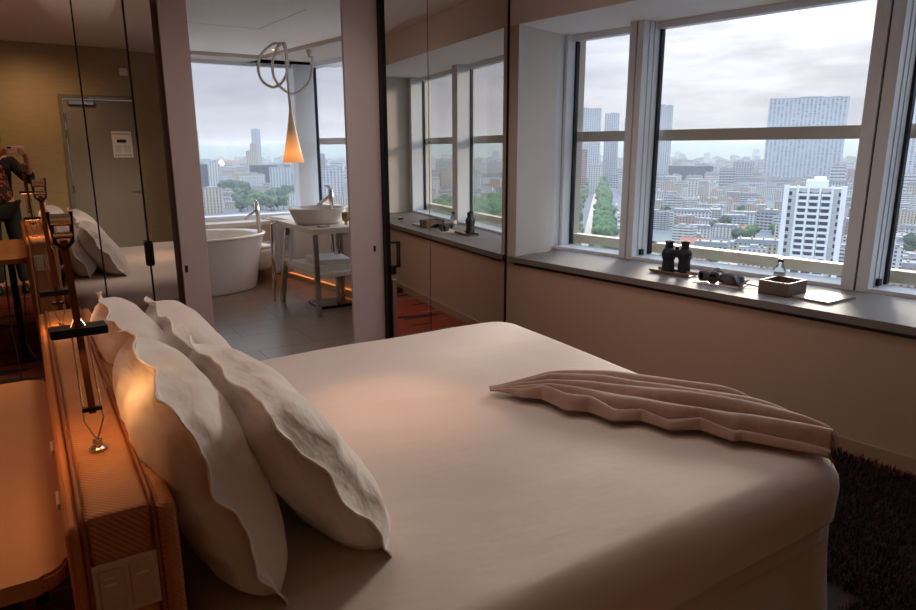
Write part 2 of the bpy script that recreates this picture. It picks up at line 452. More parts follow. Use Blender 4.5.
def post(n, y0, y1, z0, z1):
    """double aluminium post between two windows: inner face y0..y1 with a dark joint"""
    p = bpy.data.objects.new('trim_%d' % n, None); COL.objects.link(p); p['kind'] = 'structure'
    ym = y0-(y0-y1)*.52
    bm = bmesh.new(); seg_prism(bm, y0, ym+.006, -.004, GL+.03, z0, z1); obj('post_half', bm, 'alu', p)
    bm = bmesh.new(); seg_prism(bm, ym-.006, y1, -.004, GL+.03, z0, z1); obj('post_half', bm, 'alu', p)
    bm = bmesh.new(); seg_prism(bm, ym+.006, ym-.006, .01, GL, z0, z1); obj('joint', bm, 'gasket', p)
    bm = bmesh.new()
    for d in (.05, .10): seg_prism(bm, y1-.0, y1-.004, d, d+.006, z0, z1)
    obj('guide_channel', bm, 'alu_grey', p)
    bm = bmesh.new(); seg_prism(bm, y1-.001, y1-.02, .07, .10, z0+.03, z0+.07); obj('catch', bm, 'gasket', p)
    return p
window(1, 4.15, 3.53, SILL, HEAD); post(1, 3.53, 3.42, SILL, HEAD)
window(2, 3.42, 2.02, SILL, HEAD); post(2, 2.02, 1.88, SILL, HEAD)
window(3, 1.88, .60, SILL, HEAD); post(3, .60, .50, SILL, HEAD)
# first jamb post: white double profile beside the pier
bm = bmesh.new(); seg_prism(bm, 4.23, 4.178, -.004, .075, SILL, HEAD); seg_prism(bm, 4.178, 4.15, .08, GL+.02, SILL, HEAD)
struct('trim_jamb', bm, 'alu')
# bathroom side windows
window(4, 8.2, 6.9, SILL, 2.5); post(4, 6.9, 6.78, SILL, 2.5)
window(5, 6.78, 4.95, SILL, 2.5)
bm = bmesh.new(); box(bm, (2.95, 8.36, SILL), (3.2, 8.56, 2.5)); struct('trim_corner_post', bm, 'alu')

# facing bathroom wall with its wide window
struct('wall_far', B((-.2, YF, 0), (3.2, 8.75, SILL-.06)), 'bath_paint')
struct('wall_far_beam', B((-.2, YF, 2.5), (3.4, 8.75, 2.75)), 'bath_paint')
struct('wall_far_pier', B((-.2, YF, SILL-.06), (.9, 8.75, 2.5)), 'bath_paint')
w = bpy.data.objects.new('window_6', None); COL.objects.link(w); w['kind'] = 'structure'
obj('pane', B((.92, 8.50, .72), (2.95, 8.512, 2.5)), 'glass', w)
bm = B((.9, 8.36, .645), (2.95, 8.54, .70)); box(bm, (.9, 8.46, 2.46), (2.95, 8.54, 2.5)); box(bm, (.9, 8.46, .7), (.95, 8.54, 2.46)); obj('frame', bm, 'alu', w)
struct('trim_far_sill', B((.9, YF-.01, .60), (2.95, 8.36, .645)), 'stone_white')
struct('baseboard_far', B((0, YF-.012, 0), (2.48, YF, .07)), 'baseboard')
struct('wall_bathroom_left', B((-.3, 4.2, 0), (-.2, 8.2, 2.75)), 'bath_paint')

# floors and ceilings
bm = bmesh.new(); box(bm, (-2.6, YB-.1, -.12), (4.3, 4.16, 0)); struct('floor', bm, 'carpet')
bm = bmesh.new(); box(bm, (-.3, 4.16, -.12), (3.2, 8.2, 0)); struct('floor_bathroom', bm, 'tile')
struct('ceiling', B((-2.6, YB-.1, CEIL), (4.6, 4.3, 2.78)), 'ceiling_paint')
struct('ceiling_bathroom', B((-.3, 4.3, BCEIL), (3.7, 8.8, 2.7)), 'ceiling_paint')
bm = bmesh.new(); box(bm, (1.2, 6.345, BCEIL-.0012), (1.95, 6.35, BCEIL+.01)); bar(bm, (1.95, 6.35, BCEIL), (2.0, 5.3, BCEIL), .005, .0024, side=(1, 0, 0)); struct('trim_ceiling_joint', bm, 'ink_grey')

# back wall with the room door
DX0, DX1 = .52, 1.48
bm = B((-2.6, YB-.1, 0), (DX0, YB, CEIL)); box(bm, (DX1, YB-.1, 0), (4.6, YB, CEIL)); box(bm, (DX0, YB-.1, 2.09), (DX1, YB, CEIL)); struct('wall_back', bm, 'wallpaper')
struct('wall_left', B((-2.6, YB-.1, 0), (-2.5, 4.3, CEIL)), 'wallpaper')
d = bpy.data.objects.new('door_1', None); COL.objects.link(d); d['kind'] = 'structure'; d.location = (DX0, YB, 0)
bm = B((0, -.06, 0), (.045, .012, 2.09)); box(bm, (DX1-DX0-.045, -.06, 0), (DX1-DX0, .012, 2.09)); box(bm, (0, -.06, 2.05), (DX1-DX0, .014, 2.095)); obj('door_frame', bm, 'door_frame', d)
obj('door_leaf', B((.05, -.05, .01), (DX1-DX0-.05, -.005, 2.045), bevel=.004), 'door_grey', d)
bm = B((.09, -.005, 1.985), (.35, .04, 2.03), bevel=.006); obj('door_closer', bm, 'steel', d)
bm = bmesh.new(); bar(bm, (.3, .03, 2.06), (.88, .02, 2.075), .02, .012); obj('closer_arm', bm, 'steel', d)
for z in (1.80, 1.62, 1.00, .25): obj('hinge', T([(.047, .006, z), (.047, .006, z+.09)], .011), 'steel', d)
bm = T([(.86, 0, 1.02), (.86, .05, 1.02), (.75, .05, 1.02)], .01); obj('door_handle', bm, 'steel', d)

# evacuation notice on the door
t = thing('door_notice', 'white printed evacuation notice with a small plan, fixed on the grey door', 'sign', (DX0+.50, YB-.004, 1.40))
obj('notice_panel', B((0, 0, 0), (.21, .004, .30), bevel=.001), 'sign_white', t)
bm = bmesh.new()
box(bm, (.01, .004, .262), (.20, .0046, .275)); obj('heading_bar', bm, 'ink_grey', t)
bm = bmesh.new(); box(bm, (.05, .004, .17), (.15, .0046, .205)); bar(bm, (.04, .0043, .22), (.16, .0043, .20), .012, .0008); bar(bm, (.12, .0043, .165), (.15, .0043, .15), .02, .0008)
obj('plan_drawing', bm, 'ink', t)
bm = bmesh.new()
for k in range(8):
    box(bm, (.02, .004, .135-k*.011), (.09, .0046, .139-k*.011)); box(bm, (.115, .004, .135-k*.011), (.19, .0046, .139-k*.011))
obj('text_lines', bm, 'ink_grey', t)
bm = bmesh.new()
for k in range(7): box(bm, (.02+k*.026, .004, .02), (.034+k*.026, .0046, .034))
obj('pictogram_row', bm, 'ink', t)
# small motion detector above the door
t = thing('motion_detector', 'small pale box fixed on the golden wall above the grey door', 'detector', (1.17, YB, 2.32))
obj('housing', B((0, 0, 0), (.09, .05, .09), bevel=.012), 'white_plastic', t)
obj('sensor_eye', L([(0, 0), (.014, 0), (.012, .006), (0, .01)], n=12, c=(.045, .02, -.002)), 'ink', t)

# ------------------------------------------------------------------ partition: mirrors, panels, handles
bm = bmesh.new(); box(bm, (-2.5, 4.17, 0), (.87, 4.30, CEIL)); struct('wall_partition_left', bm, 'lilac_panel')
bm = bmesh.new(); box(bm, (1.90, 4.172, 0), (3.4, 4.30, CEIL)); struct('wall_partition_right', bm, 'lilac_panel')
struct('wall_partition_header', B((.87, 4.17, 2.48), (1.90, 4.30, CEIL)), 'lilac_panel')
# left mirrored sliding doors; slightly out of square
t = thing('mirror_sliding_door', 'smoked mirror door behind the headboard, reflecting the grey door and the person', 'mirror', (.31, YM, 0), math.radians(.5))
obj('mirror_glass', B((-2.2, 0, .03), (-.003, .012, CEIL-.02)), 'mirror', t)
obj('edge_profile', B((-.003, -.002, .03), (.003, .03, CEIL-.02)), 'black_metal', t)
t = thing('mirror_sliding_door', 'narrow smoked mirror leaf with a black pull on its edge, behind the white pillows', 'mirror', (.315, YM, 0), math.radians(.5))
obj('mirror_glass', B((0, 0, .03), (.228, .012, CEIL-.02)), 'mirror', t)
obj('edge_profile', B((.228, -.004, .03), (.238, .04, CEIL-.02)), 'black_metal', t)
bm = B((.212, -.03, .86), (.25, -.002, 1.0), bevel=.004); box(bm, (.235, -.045, .87), (.25, -.02, .99), bevel=.003); obj('pull_handle', bm, 'black_metal', t)
t = thing('mirror_panel', 'dark smoked mirror strip set back between the mirror leaf and the pale door panel', 'mirror', (.56, 4.14, 0), math.radians(2.6))
obj('mirror_glass', B((0, 0, 0), (.13, .012, CEIL-.01)), 'mirror', t)
obj('edge_profile', B((.13, -.004, 0), (.165, .02, CEIL-.01)), 'brown_carcass', t)
def slot(p, x, y, z):
    return obj('latch_slot', B((x-.008, y-.003, z-.02), (x+.008, y, z+.02)), 'ink', p)
t = thing('sliding_door_panel', 'pale lilac-grey door panel with a latch slot, standing beside the bathtub side of the opening', 'door panel', (.72, 4.12, 0))
obj('door_board', B((0, 0, 0), (.15, .05, CEIL-.005), bevel=.002), 'lilac_panel', t); slot(t, .022, 0, .815)
t = thing('sliding_door_panel', 'wider pale lilac-grey door panel with a latch slot, between the washstand and the black-edged mirror', 'door panel', (1.785, 4.12, 0))
obj('door_board', B((0, 0, 0), (.235, .03, CEIL-.005), bevel=.002), 'lilac_panel', t); slot(t, .17, 0, .835)
# right mirror
t = thing('mirror_sliding_door', 'smoked mirror door with black edge reflecting the window recess and the objects on its sill', 'mirror', (2.02, YM, 0))
obj('mirror_glass', B((.03, 0, .03), (.345, .012, CEIL-.02)), 'mirror', t)
obj('edge_profile', B((0, -.012, .02), (.03, .05, CEIL-.01)), 'black_metal', t)
bm = B((.03, -.02, .70), (.10, -.006, .715)); box(bm, (.088, -.02, .70), (.10, -.006, .88)); box(bm, (.03, -.02, .868), (.10, -.006, .88)); box(bm, (.02, -.03, .655), (.06, -.002, .715), bevel=.003)
obj('ring_handle', bm, 'dark_metal', t)
obj('pull_rail', B((.032, -.03, .03), (.062, -.002, .62), bevel=.004), 'champagne', t)
t = thing('mirror_panel', 'wide plain smoked mirror leaf ending at the pier of the window recess', 'mirror', (2.37, YM, 0))
obj('mirror_glass', B((0, 0, .03), (.655, .012, CEIL-.02)), 'mirror', t)
obj('edge_profile', B((.655, -.006, .02), (.668, .05, CEIL-.01)), 'dark_metal', t)

# ------------------------------------------------------------------ bed
bed = thing('bed', 'large bed made up with smooth white cover and a plain valance', 'bed', (0, 0, 0))
BX0, BX1, BY0, BY1, BZ = .16, 2.22, .93, 2.97, .575
SHEAR = .078
def rounded_slab(bm, x0, x1, y0, y1, z0, z1, r, rc, nseg=10, crown=.0, wob=.0, nper=120):
    """slab with rounded plan corners (rc) and a rounded top edge (r), soft surface"""
    cx, cy = (x0+x1)/2, (y0+y1)/2
    def outline(ins):
        pts = []; r_ = max(rc-ins*.6, .02)
        X0, X1, Y0, Y1 = x0+ins, x1-ins, y0+ins, y1-ins
        cs = [(X1-r_, Y1-r_, 0), (X0+r_, Y1-r_, PI/2), (X0+r_, Y0+r_, PI), (X1-r_, Y0+r_, 1.5*PI)]
        k = 8
        for (a, b, t0), (a2, b2, t1) in zip(cs, cs[1:]+cs[:1]):
            for i in range(k+1):
                t = t0+PI/2*i/k; pts.append(Vector((a+r_*math.cos(t), b+r_*math.sin(t), 0)))
            p, q = pts[-1], Vector((a2+r_*math.cos(t1), b2+r_*math.sin(t1), 0))
            for i in range(1, 24): pts.append(p.lerp(q, i/24))
        return pts
    levels = [(0.012, z0), (0, z0+.01)]
    for i in range(5): levels.append((0, z0+(z1-r-z0)*(i+1)/5))
    for i in range(1, nseg+1):
        a = PI/2*i/nseg; levels.append((r*(1-math.cos(a)), z1-r+r*math.sin(a)))
    for i in range(1, 20): levels.append((r+(min(x1-x0, y1-y0)/2-r)*(i/20)**1.0*.995, z1))
    rings = []
    for ins, z in levels:
        o = outline(min(ins, min(x1-x0, y1-y0)/2-.03)); ring = []
        for p in o:
            u = (p.x-cx)/((x1-x0)/2); v = (p.y-cy)/((y1-y0)/2)
            zz = z; p = p+Vector((-SHEAR*(y1-p.y)*(p.x-x0)/(x1-x0), 0, 0))
            if z > z1-r*1.01: zz += crown*(1-u*u)*(1-v*v)
            w_ = wob*(nz(p.x*2.1, p.y*2.1, z*3)+.5*nz(p.x*5, p.y*5, z*6+3))
            n_ = Vector((p.x-cx, p.y-cy, 0)).normalized()
            side = 1 if ins < r*.7 else 0
            ring.append(bm.verts.new((p.x+n_.x*w_*side, p.y+n_.y*w_*side, zz+(w_*.5 if not side else 0))))
        rings.append(ring)
    n = len(rings[0])
    for A, C in zip(rings, rings[1:]):
        for k in range(n): bm.faces.new((A[k], A[(k+1) % n], C[(k+1) % n], C[k]))
    bm.faces.new(rings[-1]); bm.faces.new(rings[0][::-1])
bm = bmesh.new(); rounded_slab(bm, BX0, BX1, BY0, BY1, .385, BZ, .09, .16, crown=.025, wob=.012)
cover = obj('bed_cover', bm, 'linen', bed, smooth=True)
bm = bmesh.new(); rounded_slab(bm, BX0+.03, BX1-.03, BY0+.03, BY1-.03, .30, .40, .03, .13); obj('mattress', bm, 'linen', bed, smooth=True)
# valance with soft pleats near the corners
def val(u, v):
    per = [(BX0+.04, BY0+.05), (BX1-.05, BY0+.05), (BX1-.05, BY1-.05), (BX0+.04, BY1-.05)]
    ls = [(Vector(per[(i+1) % 4])-Vector(per[i])).length for i in range(4)]; tot = sum(ls); s = (u % 1)*tot; i = 0
    while s > ls[i]: s -= ls[i]; i = (i+1) % 4
    a, b = Vector(per[i]), Vector(per[(i+1) % 4]); p = a.lerp(b, s/ls[i]); d_ = (b-a).normalized(); n_ = Vector((d_.y, -d_.x))
    e = min(s, ls[i]-s)
    rip = .018*math.exp(-e*2.0)*math.sin(e*22)*(1-v)+.006*nz(u*30, 0, v)
    p = p+n_*(rip+.03*(1-v)); p.x -= SHEAR*(BY1-p.y)*(p.x-BX0)/(BX1-BX0)
    return (p.x, p.y, .045+v*.31)
bm = bmesh.new(); grid(bm, val, 420, 8, closed_u=True); obj('valance', bm, 'skirt', bed, smooth=True)
bm = T([(.58, 2.9-.01, .6), (1.2, 2.2, .6035)], .0015)
bm.free()
for x, y in ((.35, 1.1), (2.05, 1.1), (.35, 2.8), (2.05, 2.8)): obj('leg', L([(.02, 0), (.025, .2)], n=12, c=(x, y, 0), cap0=True, cap1=True), 'dark_metal', bed)
bm = B((.25, 1.05, .16), (2.1, 2.85, .30)); obj('bed_base', bm, 'dark_metal', bed)

# pillows
def flangey(u, v, seed): return .011*nz(u*5, v*5, seed)+.009*math.sin(math.atan2(v, u)*9+seed)
def pillow_bm(W, H, TH, seed, droop=.0):
    bm = bmesh.new()
    N, K = 44, 34; fl = .035
    def P(u, v, s):
        # u,v in -1..1
        au, av = abs(u), abs(v)
        body_u, body_v = min(1, au/(1-2*fl/W)), min(1, av/(1-2*fl/H))
        t = (max(0, 1-body_u**3.6)*max(0, 1-body_v**3.6))**.45
        # sides bow outward a little, corners stay in
        pin = 1-.10*av**4*au**2; pinv = 1-.10*au**4*av**2
        x = u*W/2*pin*(1-.035*(1-av**2)*au**4); z = v*H/2*pinv*(1-.05*(1-au**2)*av**4)
        edge = max(body_u, body_v)
        wr = .010*nz(u*2.2+seed, v*2.2, s*2+seed)+.004*nz(u*7, v*4+seed, s)
        ang = math.atan2(v, u)
        wr += .006*math.sin(ang*15+seed+2.5*nz(u*2, v*2, seed))*max(0, edge-.5)*2*(1 if t > 0 else 0)
        y = s*(TH/2*t) + wr*s*min(1, t*3)
        fx = max(0, max(au, av)-(1-2*fl/H))/(2*fl/H)
        y += flangey(u, v, seed)*fx
        return (x, y, z)
    front = {}; back = {}
    for i in range(N+1):
        for j in range(K+1):
            u = -1+2*i/N; v = -1+2*j/K
            edge = i in (0, N) or j in (0, K)
            a = bm.verts.new(P(u, v, 1)); front[i, j] = a
            back[i, j] = a if edge else bm.verts.new(P(u, v, -1))
    for i in range(N):
        for j in range(K):
            bm.faces.new((front[i, j], front[i+1, j], front[i+1, j+1], front[i, j+1])[::-1])
            q = [back[i, j], back[i+1, j], back[i+1, j+1], back[i, j+1]]
            if len({id(a) for a in q}) == 4 and not all(x in (front[i, j], front[i+1, j], front[i+1, j+1], front[i, j+1]) for x in q): bm.faces.new(q)
    return bm
def piping_bm(W, H, seed):
    bm = bmesh.new(); pts = []
    n = 120
    for k in range(n):
        a = 2*PI*k/n; c, s = math.cos(a), math.sin(a); m = max(abs(c), abs(s)); u, v = c/m, s/m
        fl = .035; f_ = 1
        au, av = abs(u), abs(v)
        pin = 1-.10*av**4*au**2; pinv = 1-.10*au**4*av**2
        y = flangey(u, v, seed)
        pts.append((u*W/2*pin*(1-.035*(1-av**2)*au**4), y, v*H/2*pinv*(1-.05*(1-au**2)*av**4)))
    tube(bm, pts, .003, n=6, closed=True)
    return bm
def pillow(label, cx, cy, W, H, TH, lean, zr, seed, z0=BZ-.02, base_x=None, roll=0):
    p = thing('pillow', label, 'pillow', group=None)
    obj('pillow_body', pillow_bm(W, H, TH, seed), 'pillow_linen', p, smooth=True)
    obj('piping', piping_bm(W, H, seed), 'linen_piping', p, smooth=True)
    # local: x width, z up, y thickness. world: width along Y, leaning back to -X
    m = Matrix.Rotation(zr, 4, 'Z') @ Matrix.Rotation(PI/2, 4, 'Z') @ Matrix.Rotation(-lean, 4, 'X') @ Matrix.Rotation(roll, 4, 'Y')
    # after the Z quarter turn local x -> world y, local y -> world -x ; leaning moves the top towards -x
    m.translation = (cx, cy, z0+H/2*math.cos(lean))
    p.matrix_world = m
    p.location = m.translation; p.rotation_euler = m.to_euler()
    return p
PIL = [
 ('plump white pillow against the headboard, closest to the near switch plate', .26, 1.56, .78, .54, .21, math.radians(20), math.radians(0), 1.0),
 ('white pillow against the headboard at the mirror side of the bed', .27, 2.36, .70, .51, .20, math.radians(24), 0, 2.3),
 ('large white pillow in front of the near headboard pillow, its corner lowest', .475, 1.585, .76, .54, .20, math.radians(33), math.radians(2), 4.1),
 ('white pillow standing in front of the mirror-side headboard pillow', .46, 2.40, .72, .50, .20, math.radians(33), 0, 5.7),
]
for a in PIL: pillow(*a)

# ------------------------------------------------------------------ headboard
hb = thing('headboard', 'long orange-lit upholstered headboard with woven top and dark piping, beside the desk', 'headboard', (0, 0, 0))
HY0, HY1, HZ = 1.18, 2.93, .90
def hb_slab(x0, x1, y0, y1, z0, z1, r=.02, seg=4): return B((x0, y0, z0), (x1, y1, z1), bevel=r, seg=seg)
obj('woven_core', hb_slab(.012, .118, HY0, HY1, .05, HZ, .012), 'woven', hb, smooth=False)
obj('bed_side_cushion', hb_slab(.121, .158, HY0-.01, HY1+.005, .05, HZ-.004, .016), 'woven', hb)
obj('desk_side_cushion', hb_slab(-.016, .009, HY0-.01, HY1+.005, .05, HZ-.006, .016), 'leather', hb)
for x in (.0105, .1195):
    pts = [(x, HY0-.004, .06), (x, HY0-.004, HZ-.03), (x, HY0+.004, HZ-.008), (x, HY0+.03, HZ+.003), (x, HY1-.03, HZ+.003), (x, HY1-.004, HZ-.01), (x, HY1+.002, .06)]
    obj('piping', T(pts, .0045, n=8), 'leather_piping', hb, smooth=True)
def plate(y, ny, name_l, zc):
    p = thing('switch_plate', name_l, 'switch', (.067, y, zc), 0 if ny < 0 else PI)
    obj('plate', B((-.053, -.006, -.052), (.053, 0, .052), bevel=.002), 'plate', p)
    for x in (-.024, .024): obj('rocker', B((x-.020, -.010, -.04), (x+.020, -.006, .04), bevel=.002), 'plate_key', p)
    for x0, x1, z in ((-.036, -.018, .012), (-.036, -.018, .024), (.014, .034, .018)): obj('key_mark', B((x0, -.0108, z), (x1, -.010, z+.002)), 'white_plastic', p)
    return p
plate(HY0-.001, -1, 'beige switch plate with two rockers on the near end of the headboard', .762)
plate(HY1+.001, 1, 'beige switch plate on the far end of the headboard, seen in the mirror', .762)

# desk behind the headboard
dk = thing('desk', 'tan leather-topped desk with rounded corner joined to the back of the headboard', 'desk', (0, 0, 0))
def roundrect(x0, y0, x1, y1, r, n=8):
    p = []
    for (a, b, t) in ((x1-r, y1-r, 0), (x0+r, y1-r, PI/2), (x0+r, y0+r, PI), (x1-r, y0+r, 1.5*PI)):
        for i in range(n+1): p.append((a+r*math.cos(t+PI/2*i/n), b+r*math.sin(t+PI/2*i/n)))
    return p
obj('desk_top', prism(bmesh.new(), roundrect(-.75, 1.30, -.018, 2.56, .05), .715, .75, bevel=.006), 'desk_top', dk)
for x, y in ((-.68, 1.4), (-.68, 2.45), (-.12, 2.45), (-.12, 1.4)): obj('leg', B((x-.02, y-.02, 0), (x+.02, y+.02, .714)), 'dark_metal', dk)
for y in (1.86, 1.55): obj('edge_clip', B((-.026, y, .735), (-.017, y+.07, .764), bevel=.003), 'white_plastic', dk)
cb = obj('power_cable', T([(-.02-.035, 2.60, .60), (-.10, 2.9, .22), (-.02, 3.0, .035), (-.07, 3.25, .02), (-.22, 3.5, .02), (-.3, 3.7, .3)], .005, n=8), 'cable', smooth=True)
tag(cb, 'black cable looping on the red floor past the desk', 'cable')
cb = obj('power_cable', T([(-.16, 2.3, .70), (-.17, 2.75, .35), (-.15, 3.1, .02), (-.02, 3.35, .012), (.05, 3.3, .012)], .005, n=8), 'cable', smooth=True)
tag(cb, 'thin dark cable hanging from under the desk beside the headboard', 'cable')

# reading lamps: a flat stem on wire spring feet with a slim swivelling LED head
def lamp(label, x, y, lean, top, headrot, hh):
    """lean: (dx,dy) of the stem's top"""
    t = thing('reading_lamp', label, 'lamp', (x, y, HZ))
    obj('base', L([(0, 0), (.018, 0), (.018, .006), (.009, .010), (.009, .022), (0, .024)], n=20), 'steel', t, smooth=False)
    A = Vector((0, 0, .02)); Tn = Vector((lean[0], lean[1], top)); D = (Tn-A)
    p = lambda s: A+D*s
    for s in (-1, 1):
        o = Vector((s*.016, 0, 0))
        obj('spring_wire', T([A, p(.10)+o*1.1, p(.16)+o, p(.20)+o, p(.52)+o*.8, p(.56)+o*.3], .0018, n=6), 'steel', t)
    bm = bmesh.new(); bar(bm, p(.15)-Vector((.018, 0, 0)), p(.15)+Vector((.018, 0, 0)), .01, .008); obj('cross_clip', bm, 'dark_metal', t)
    bm = bmesh.new(); bar(bm, p(.13), p(.90), .013, .005, side=(1, 0, 0)); obj('stem', bm, 'bronze', t)
    # yoke at the top
    bm = bmesh.new()
    for s in (-1, 1): tube(bm, [p(.86), p(.89)+Vector((s*.014, 0, 0)), p(1.02)+Vector((s*.019, 0, 0))], .0042, n=8)
    obj('yoke', bm, 'dark_metal', t)
    obj('yoke_joint', T([p(.92)+Vector((-.016, 0, 0)), p(.92)+Vector((.016, 0, 0))], .007, n=12), 'chrome', t)
    obj('counterweight', T([p(.985)+Vector((-.017, 0, 0)), p(.985)+Vector((.017, 0, 0))], .012, n=16), 'steel', t)
    # head
    h = p(hh); m = Matrix.Translation(h) @ Matrix.Rotation(headrot, 4, 'Z')
    hd = obj('lamp_head', box(bmesh.new(), (-.050, -.018, -.006), (.050, .030, .012), mtx=m, bevel=.003), 'black_metal', t)
    g = obj('led_strip', box(bmesh.new(), (-.040, .004, -.0068), (.040, .024, -.0058), mtx=m), 'lamp_glow', t)
    return t, h
lampA, hA = lamp('tall bronze reading lamp on the near headboard top, black head crossing the stem', .062, 1.47, (-.012, .02), .475, 0.05, .50)
lampB, hB = lamp('reading lamp on the far part of the headboard top, close to the mirror', .050, 2.60, (-.01, -.03), .50, .1, .22)

# ------------------------------------------------------------------ throw blanket
def throw():
    t = thing('throw_blanket', 'taupe wool throw bunched in long folds across the foot corner of the bed', 'blanket', (0, 0, 0))
    P0 = Vector((1.37, 1.93)); P1 = Vector((1.77, 1.69)); P2 = Vector((2.135, 1.08))
    nl, nw = 130, 110
    def f(s, w):
        c = (P0*(1-s)**2+P1*2*s*(1-s)+P2*s*s); d_ = (2*(1-s)*(P1-P0)+2*s*(P2-P1)).normalized(); n_ = Vector((-d_.y, d_.x))
        sm = min(1, s/.45); W = .045+.40*(sm*sm*(3-2*sm))**.85
        W *= 1+.06*nz(s*4, w*2, 8)
        off = (w-.5)*W+.02*math.sin(s*3+1)
        zig = max(0, .22-w)/.22
        tri = abs(((s*6+.3) % 1)*2-1)
        off -= .045*zig*(tri-.5)*(.08 < s < .8)
        p = c+n_*off
        tw = 1.6*nz(s*1.6, w*.8, 1)+s*1.2
        q = (w*5.6+tw*.6) % 1.0
        fold = math.sin(PI*q)**.7 if q < .75 else math.sin(PI*q)**1.4
        hgt = .006+.046*fold*(.45+.8*abs(nz(s*2+4, math.floor(w*5.6+tw*.6)*1.7, 3))+.3)
        hgt += .022*(1-abs(2*w-1)**2)+.007*nz(s*7, w*12, 2)
        hgt = .004+hgt*min(1, min(w, 1-w)*7)**.8*min(1, s*4.5)
        hgt *= .52+.38*s
        hgt += .022*zig*(1-tri)*min(1, w*14)*(.08 < s < .8)
        z = BZ+.016+hgt+.025*(1-((p.x-1.2)/1.0)**2)*(1-((p.y-1.95)/1.02)**2)
        ex = BX1-SHEAR*(BY1-p.y); o1 = p.x-(ex-.07); o2 = (BY0+.07)-p.y; x, y = p.x, p.y
        if o1 > 0: z -= o1*o1*4 if o1 < .1 else .04+(o1-.1)*.9; x = ex-.07+.085*(1-math.exp(-o1/.085))
        if o2 > 0: z -= o2*o2*4 if o2 < .1 else .04+(o2-.1)*.9; y = BY0+.07-.085*(1-math.exp(-o2/.085))
        return (x, y, z)
    bm = bmesh.new(); grid(bm, f, nl, nw)
    o = obj('woven_cloth', bm, 'throw', t, smooth=True)
    md = o.modifiers.new('thickness', 'SOLIDIFY'); md.thickness = .006; md.offset = 1
    # fringe at the fallen end and along the visible edge
    bm = bmesh.new(); rnd = random.Random(3)
    for k in range(70):
        w = .04+.92*k/69; a = Vector(f(.995, w)); dr = Vector((.008+.012*rnd.random(), -.008-.012*rnd.random(), -.02-.015*rnd.random()))
        b = a+dr*.5+Vector((.01*rnd.uniform(-1, 1), .01*rnd.uniform(-1, 1), .0)); c = a+dr+Vector((.006*rnd.uniform(-1, 1), 0, -.012))
        tube(bm, [a, b, c], .0012, n=4)
    for k in range(70):
        s = .62+.36*k/69; a = Vector(f(s, .985)); n_ = Vector((.5, .5, 0)).normalized()*(.022+.01*rnd.random()); b = a+n_+Vector((.005*rnd.uniform(-1, 1), -.006, -.008))
        b.z = max(b.z, .5); tube(bm, [a, b], .0010, n=4)
    fr = obj('fringe', bm, 'throw_edge', t); fr['kind'] = 'stuff'
throw()

# ------------------------------------------------------------------ rug
t = thing('rug', 'dark shaggy rug with reddish flecks on the floor between bed and window wall', 'rug', (0, 0, 0))
RX0, RX1, RY0, RY1 = 1.5, 3.27, -.5, 1.95
obj('rug_backing', B((RX0, RY0, .001), (RX1-.02, RY1, .014)), 'rug', t)
bm = bmesh.new(); rnd = random.Random(11)
for k in range(26000):
    x = rnd.uniform(2.0, RX1); y = rnd.uniform(.45, RY1+.01)
    if x < 2.2 and y > .93: continue
    h = rnd.uniform(.022, .042); a = rnd.uniform(0, 2*PI); l = rnd.uniform(.008, .03); w = .0022
    dx, dy = math.cos(a)*l, math.sin(a)*l; px_, py_ = -math.sin(a)*w, math.cos(a)*w
    v = [bm.verts.new(q) for q in ((x-px_, y-py_, .012), (x+px_, y+py_, .012), (x+dx*.5+px_*.8, y+dy*.5+py_*.8, .012+h*.8), (x+dx*.5-px_*.8, y+dy*.5-py_*.8, .012+h*.8), (x+dx, y+dy, .012+h))]
    bm.faces.new((v[0], v[1], v[2], v[3])); bm.faces.new((v[3], v[2], v[4]))
o = obj('pile', bm, 'rug', t); o['kind'] = 'stuff'

# ------------------------------------------------------------------ things on the sill
def yaw_for(y): return math.atan(.1156)  # the wall runs at this small angle
SA = math.atan(.1156)
# tray under the binoculars
t = thing('tray', 'shallow pale dish with raised rims under the binoculars on the window sill', 'tray', (3.475, 2.86, SILL), SA)
bm = bmesh.new()
prof = [(-.055, .022), (-.05, .004), (.05, .004), (.055, .022)]
def tr(u, v):
    i = v*3; k = int(min(2, i)); f_ = i-k; a = prof[k]; b = prof[k+1]
    x = a[0]+(b[0]-a[0])*f_; z = a[1]+(b[1]-a[1])*f_; y = (-.14+.28*u)*(1+.08*(z/.022)); return (x, y, z)
grid(bm, tr, 12, 9); o = obj('dish', bm, 'champagne', t); o.modifiers.new('t', 'SOLIDIFY').thickness = .004; bm = None
# binoculars standing on their objective ends
t = thing('binoculars', 'black binoculars standing upright on the pale dish by the window', 'binoculars', (3.51, 2.87, SILL+.008), .72)
t.scale = (1.22, 1.3, 1.12)
for s in (-1, 1):
    y = s*.038
    obj('barrel', L([(0, 0), (.030, 0), (.031, .02), (.028, .07), (.033, .085), (.034, .115), (.026, .135), (.019, .14), (.019, .170), (.021, .172), (.021, .182), (.014, .182), (.014, .172), (0, .172)], n=24, c=(0, y, 0), sx=.95), 'binocular_rubber', t, smooth=False)
    obj('eyepiece', L([(0, .174), (.013, .174)], n=16, c=(0, y, 0)), 'lens', t)
obj('bridge', B((-.020, -.060, .088), (.020, .060, .132), bevel=.014, seg=3), 'binocular_rubber', t)
obj('focus_wheel', L([(0, .125), (.010, .125), (.010, .15), (0, .15)], n=16), 'dark_metal', t)
# flat leaflet under glasses
t = thing('leaflet', 'pale flat leaflet on the sill under the crumpled glasses strap', 'leaflet', (3.47, 2.50, SILL), SA+.15)
obj('sheet', B((-.09, -.15, 0), (.08, .13, .004)), 'paper', t); obj('printed_band', B((-.07, -.12, .004), (-.02, .10, .0045)), 'card', t)
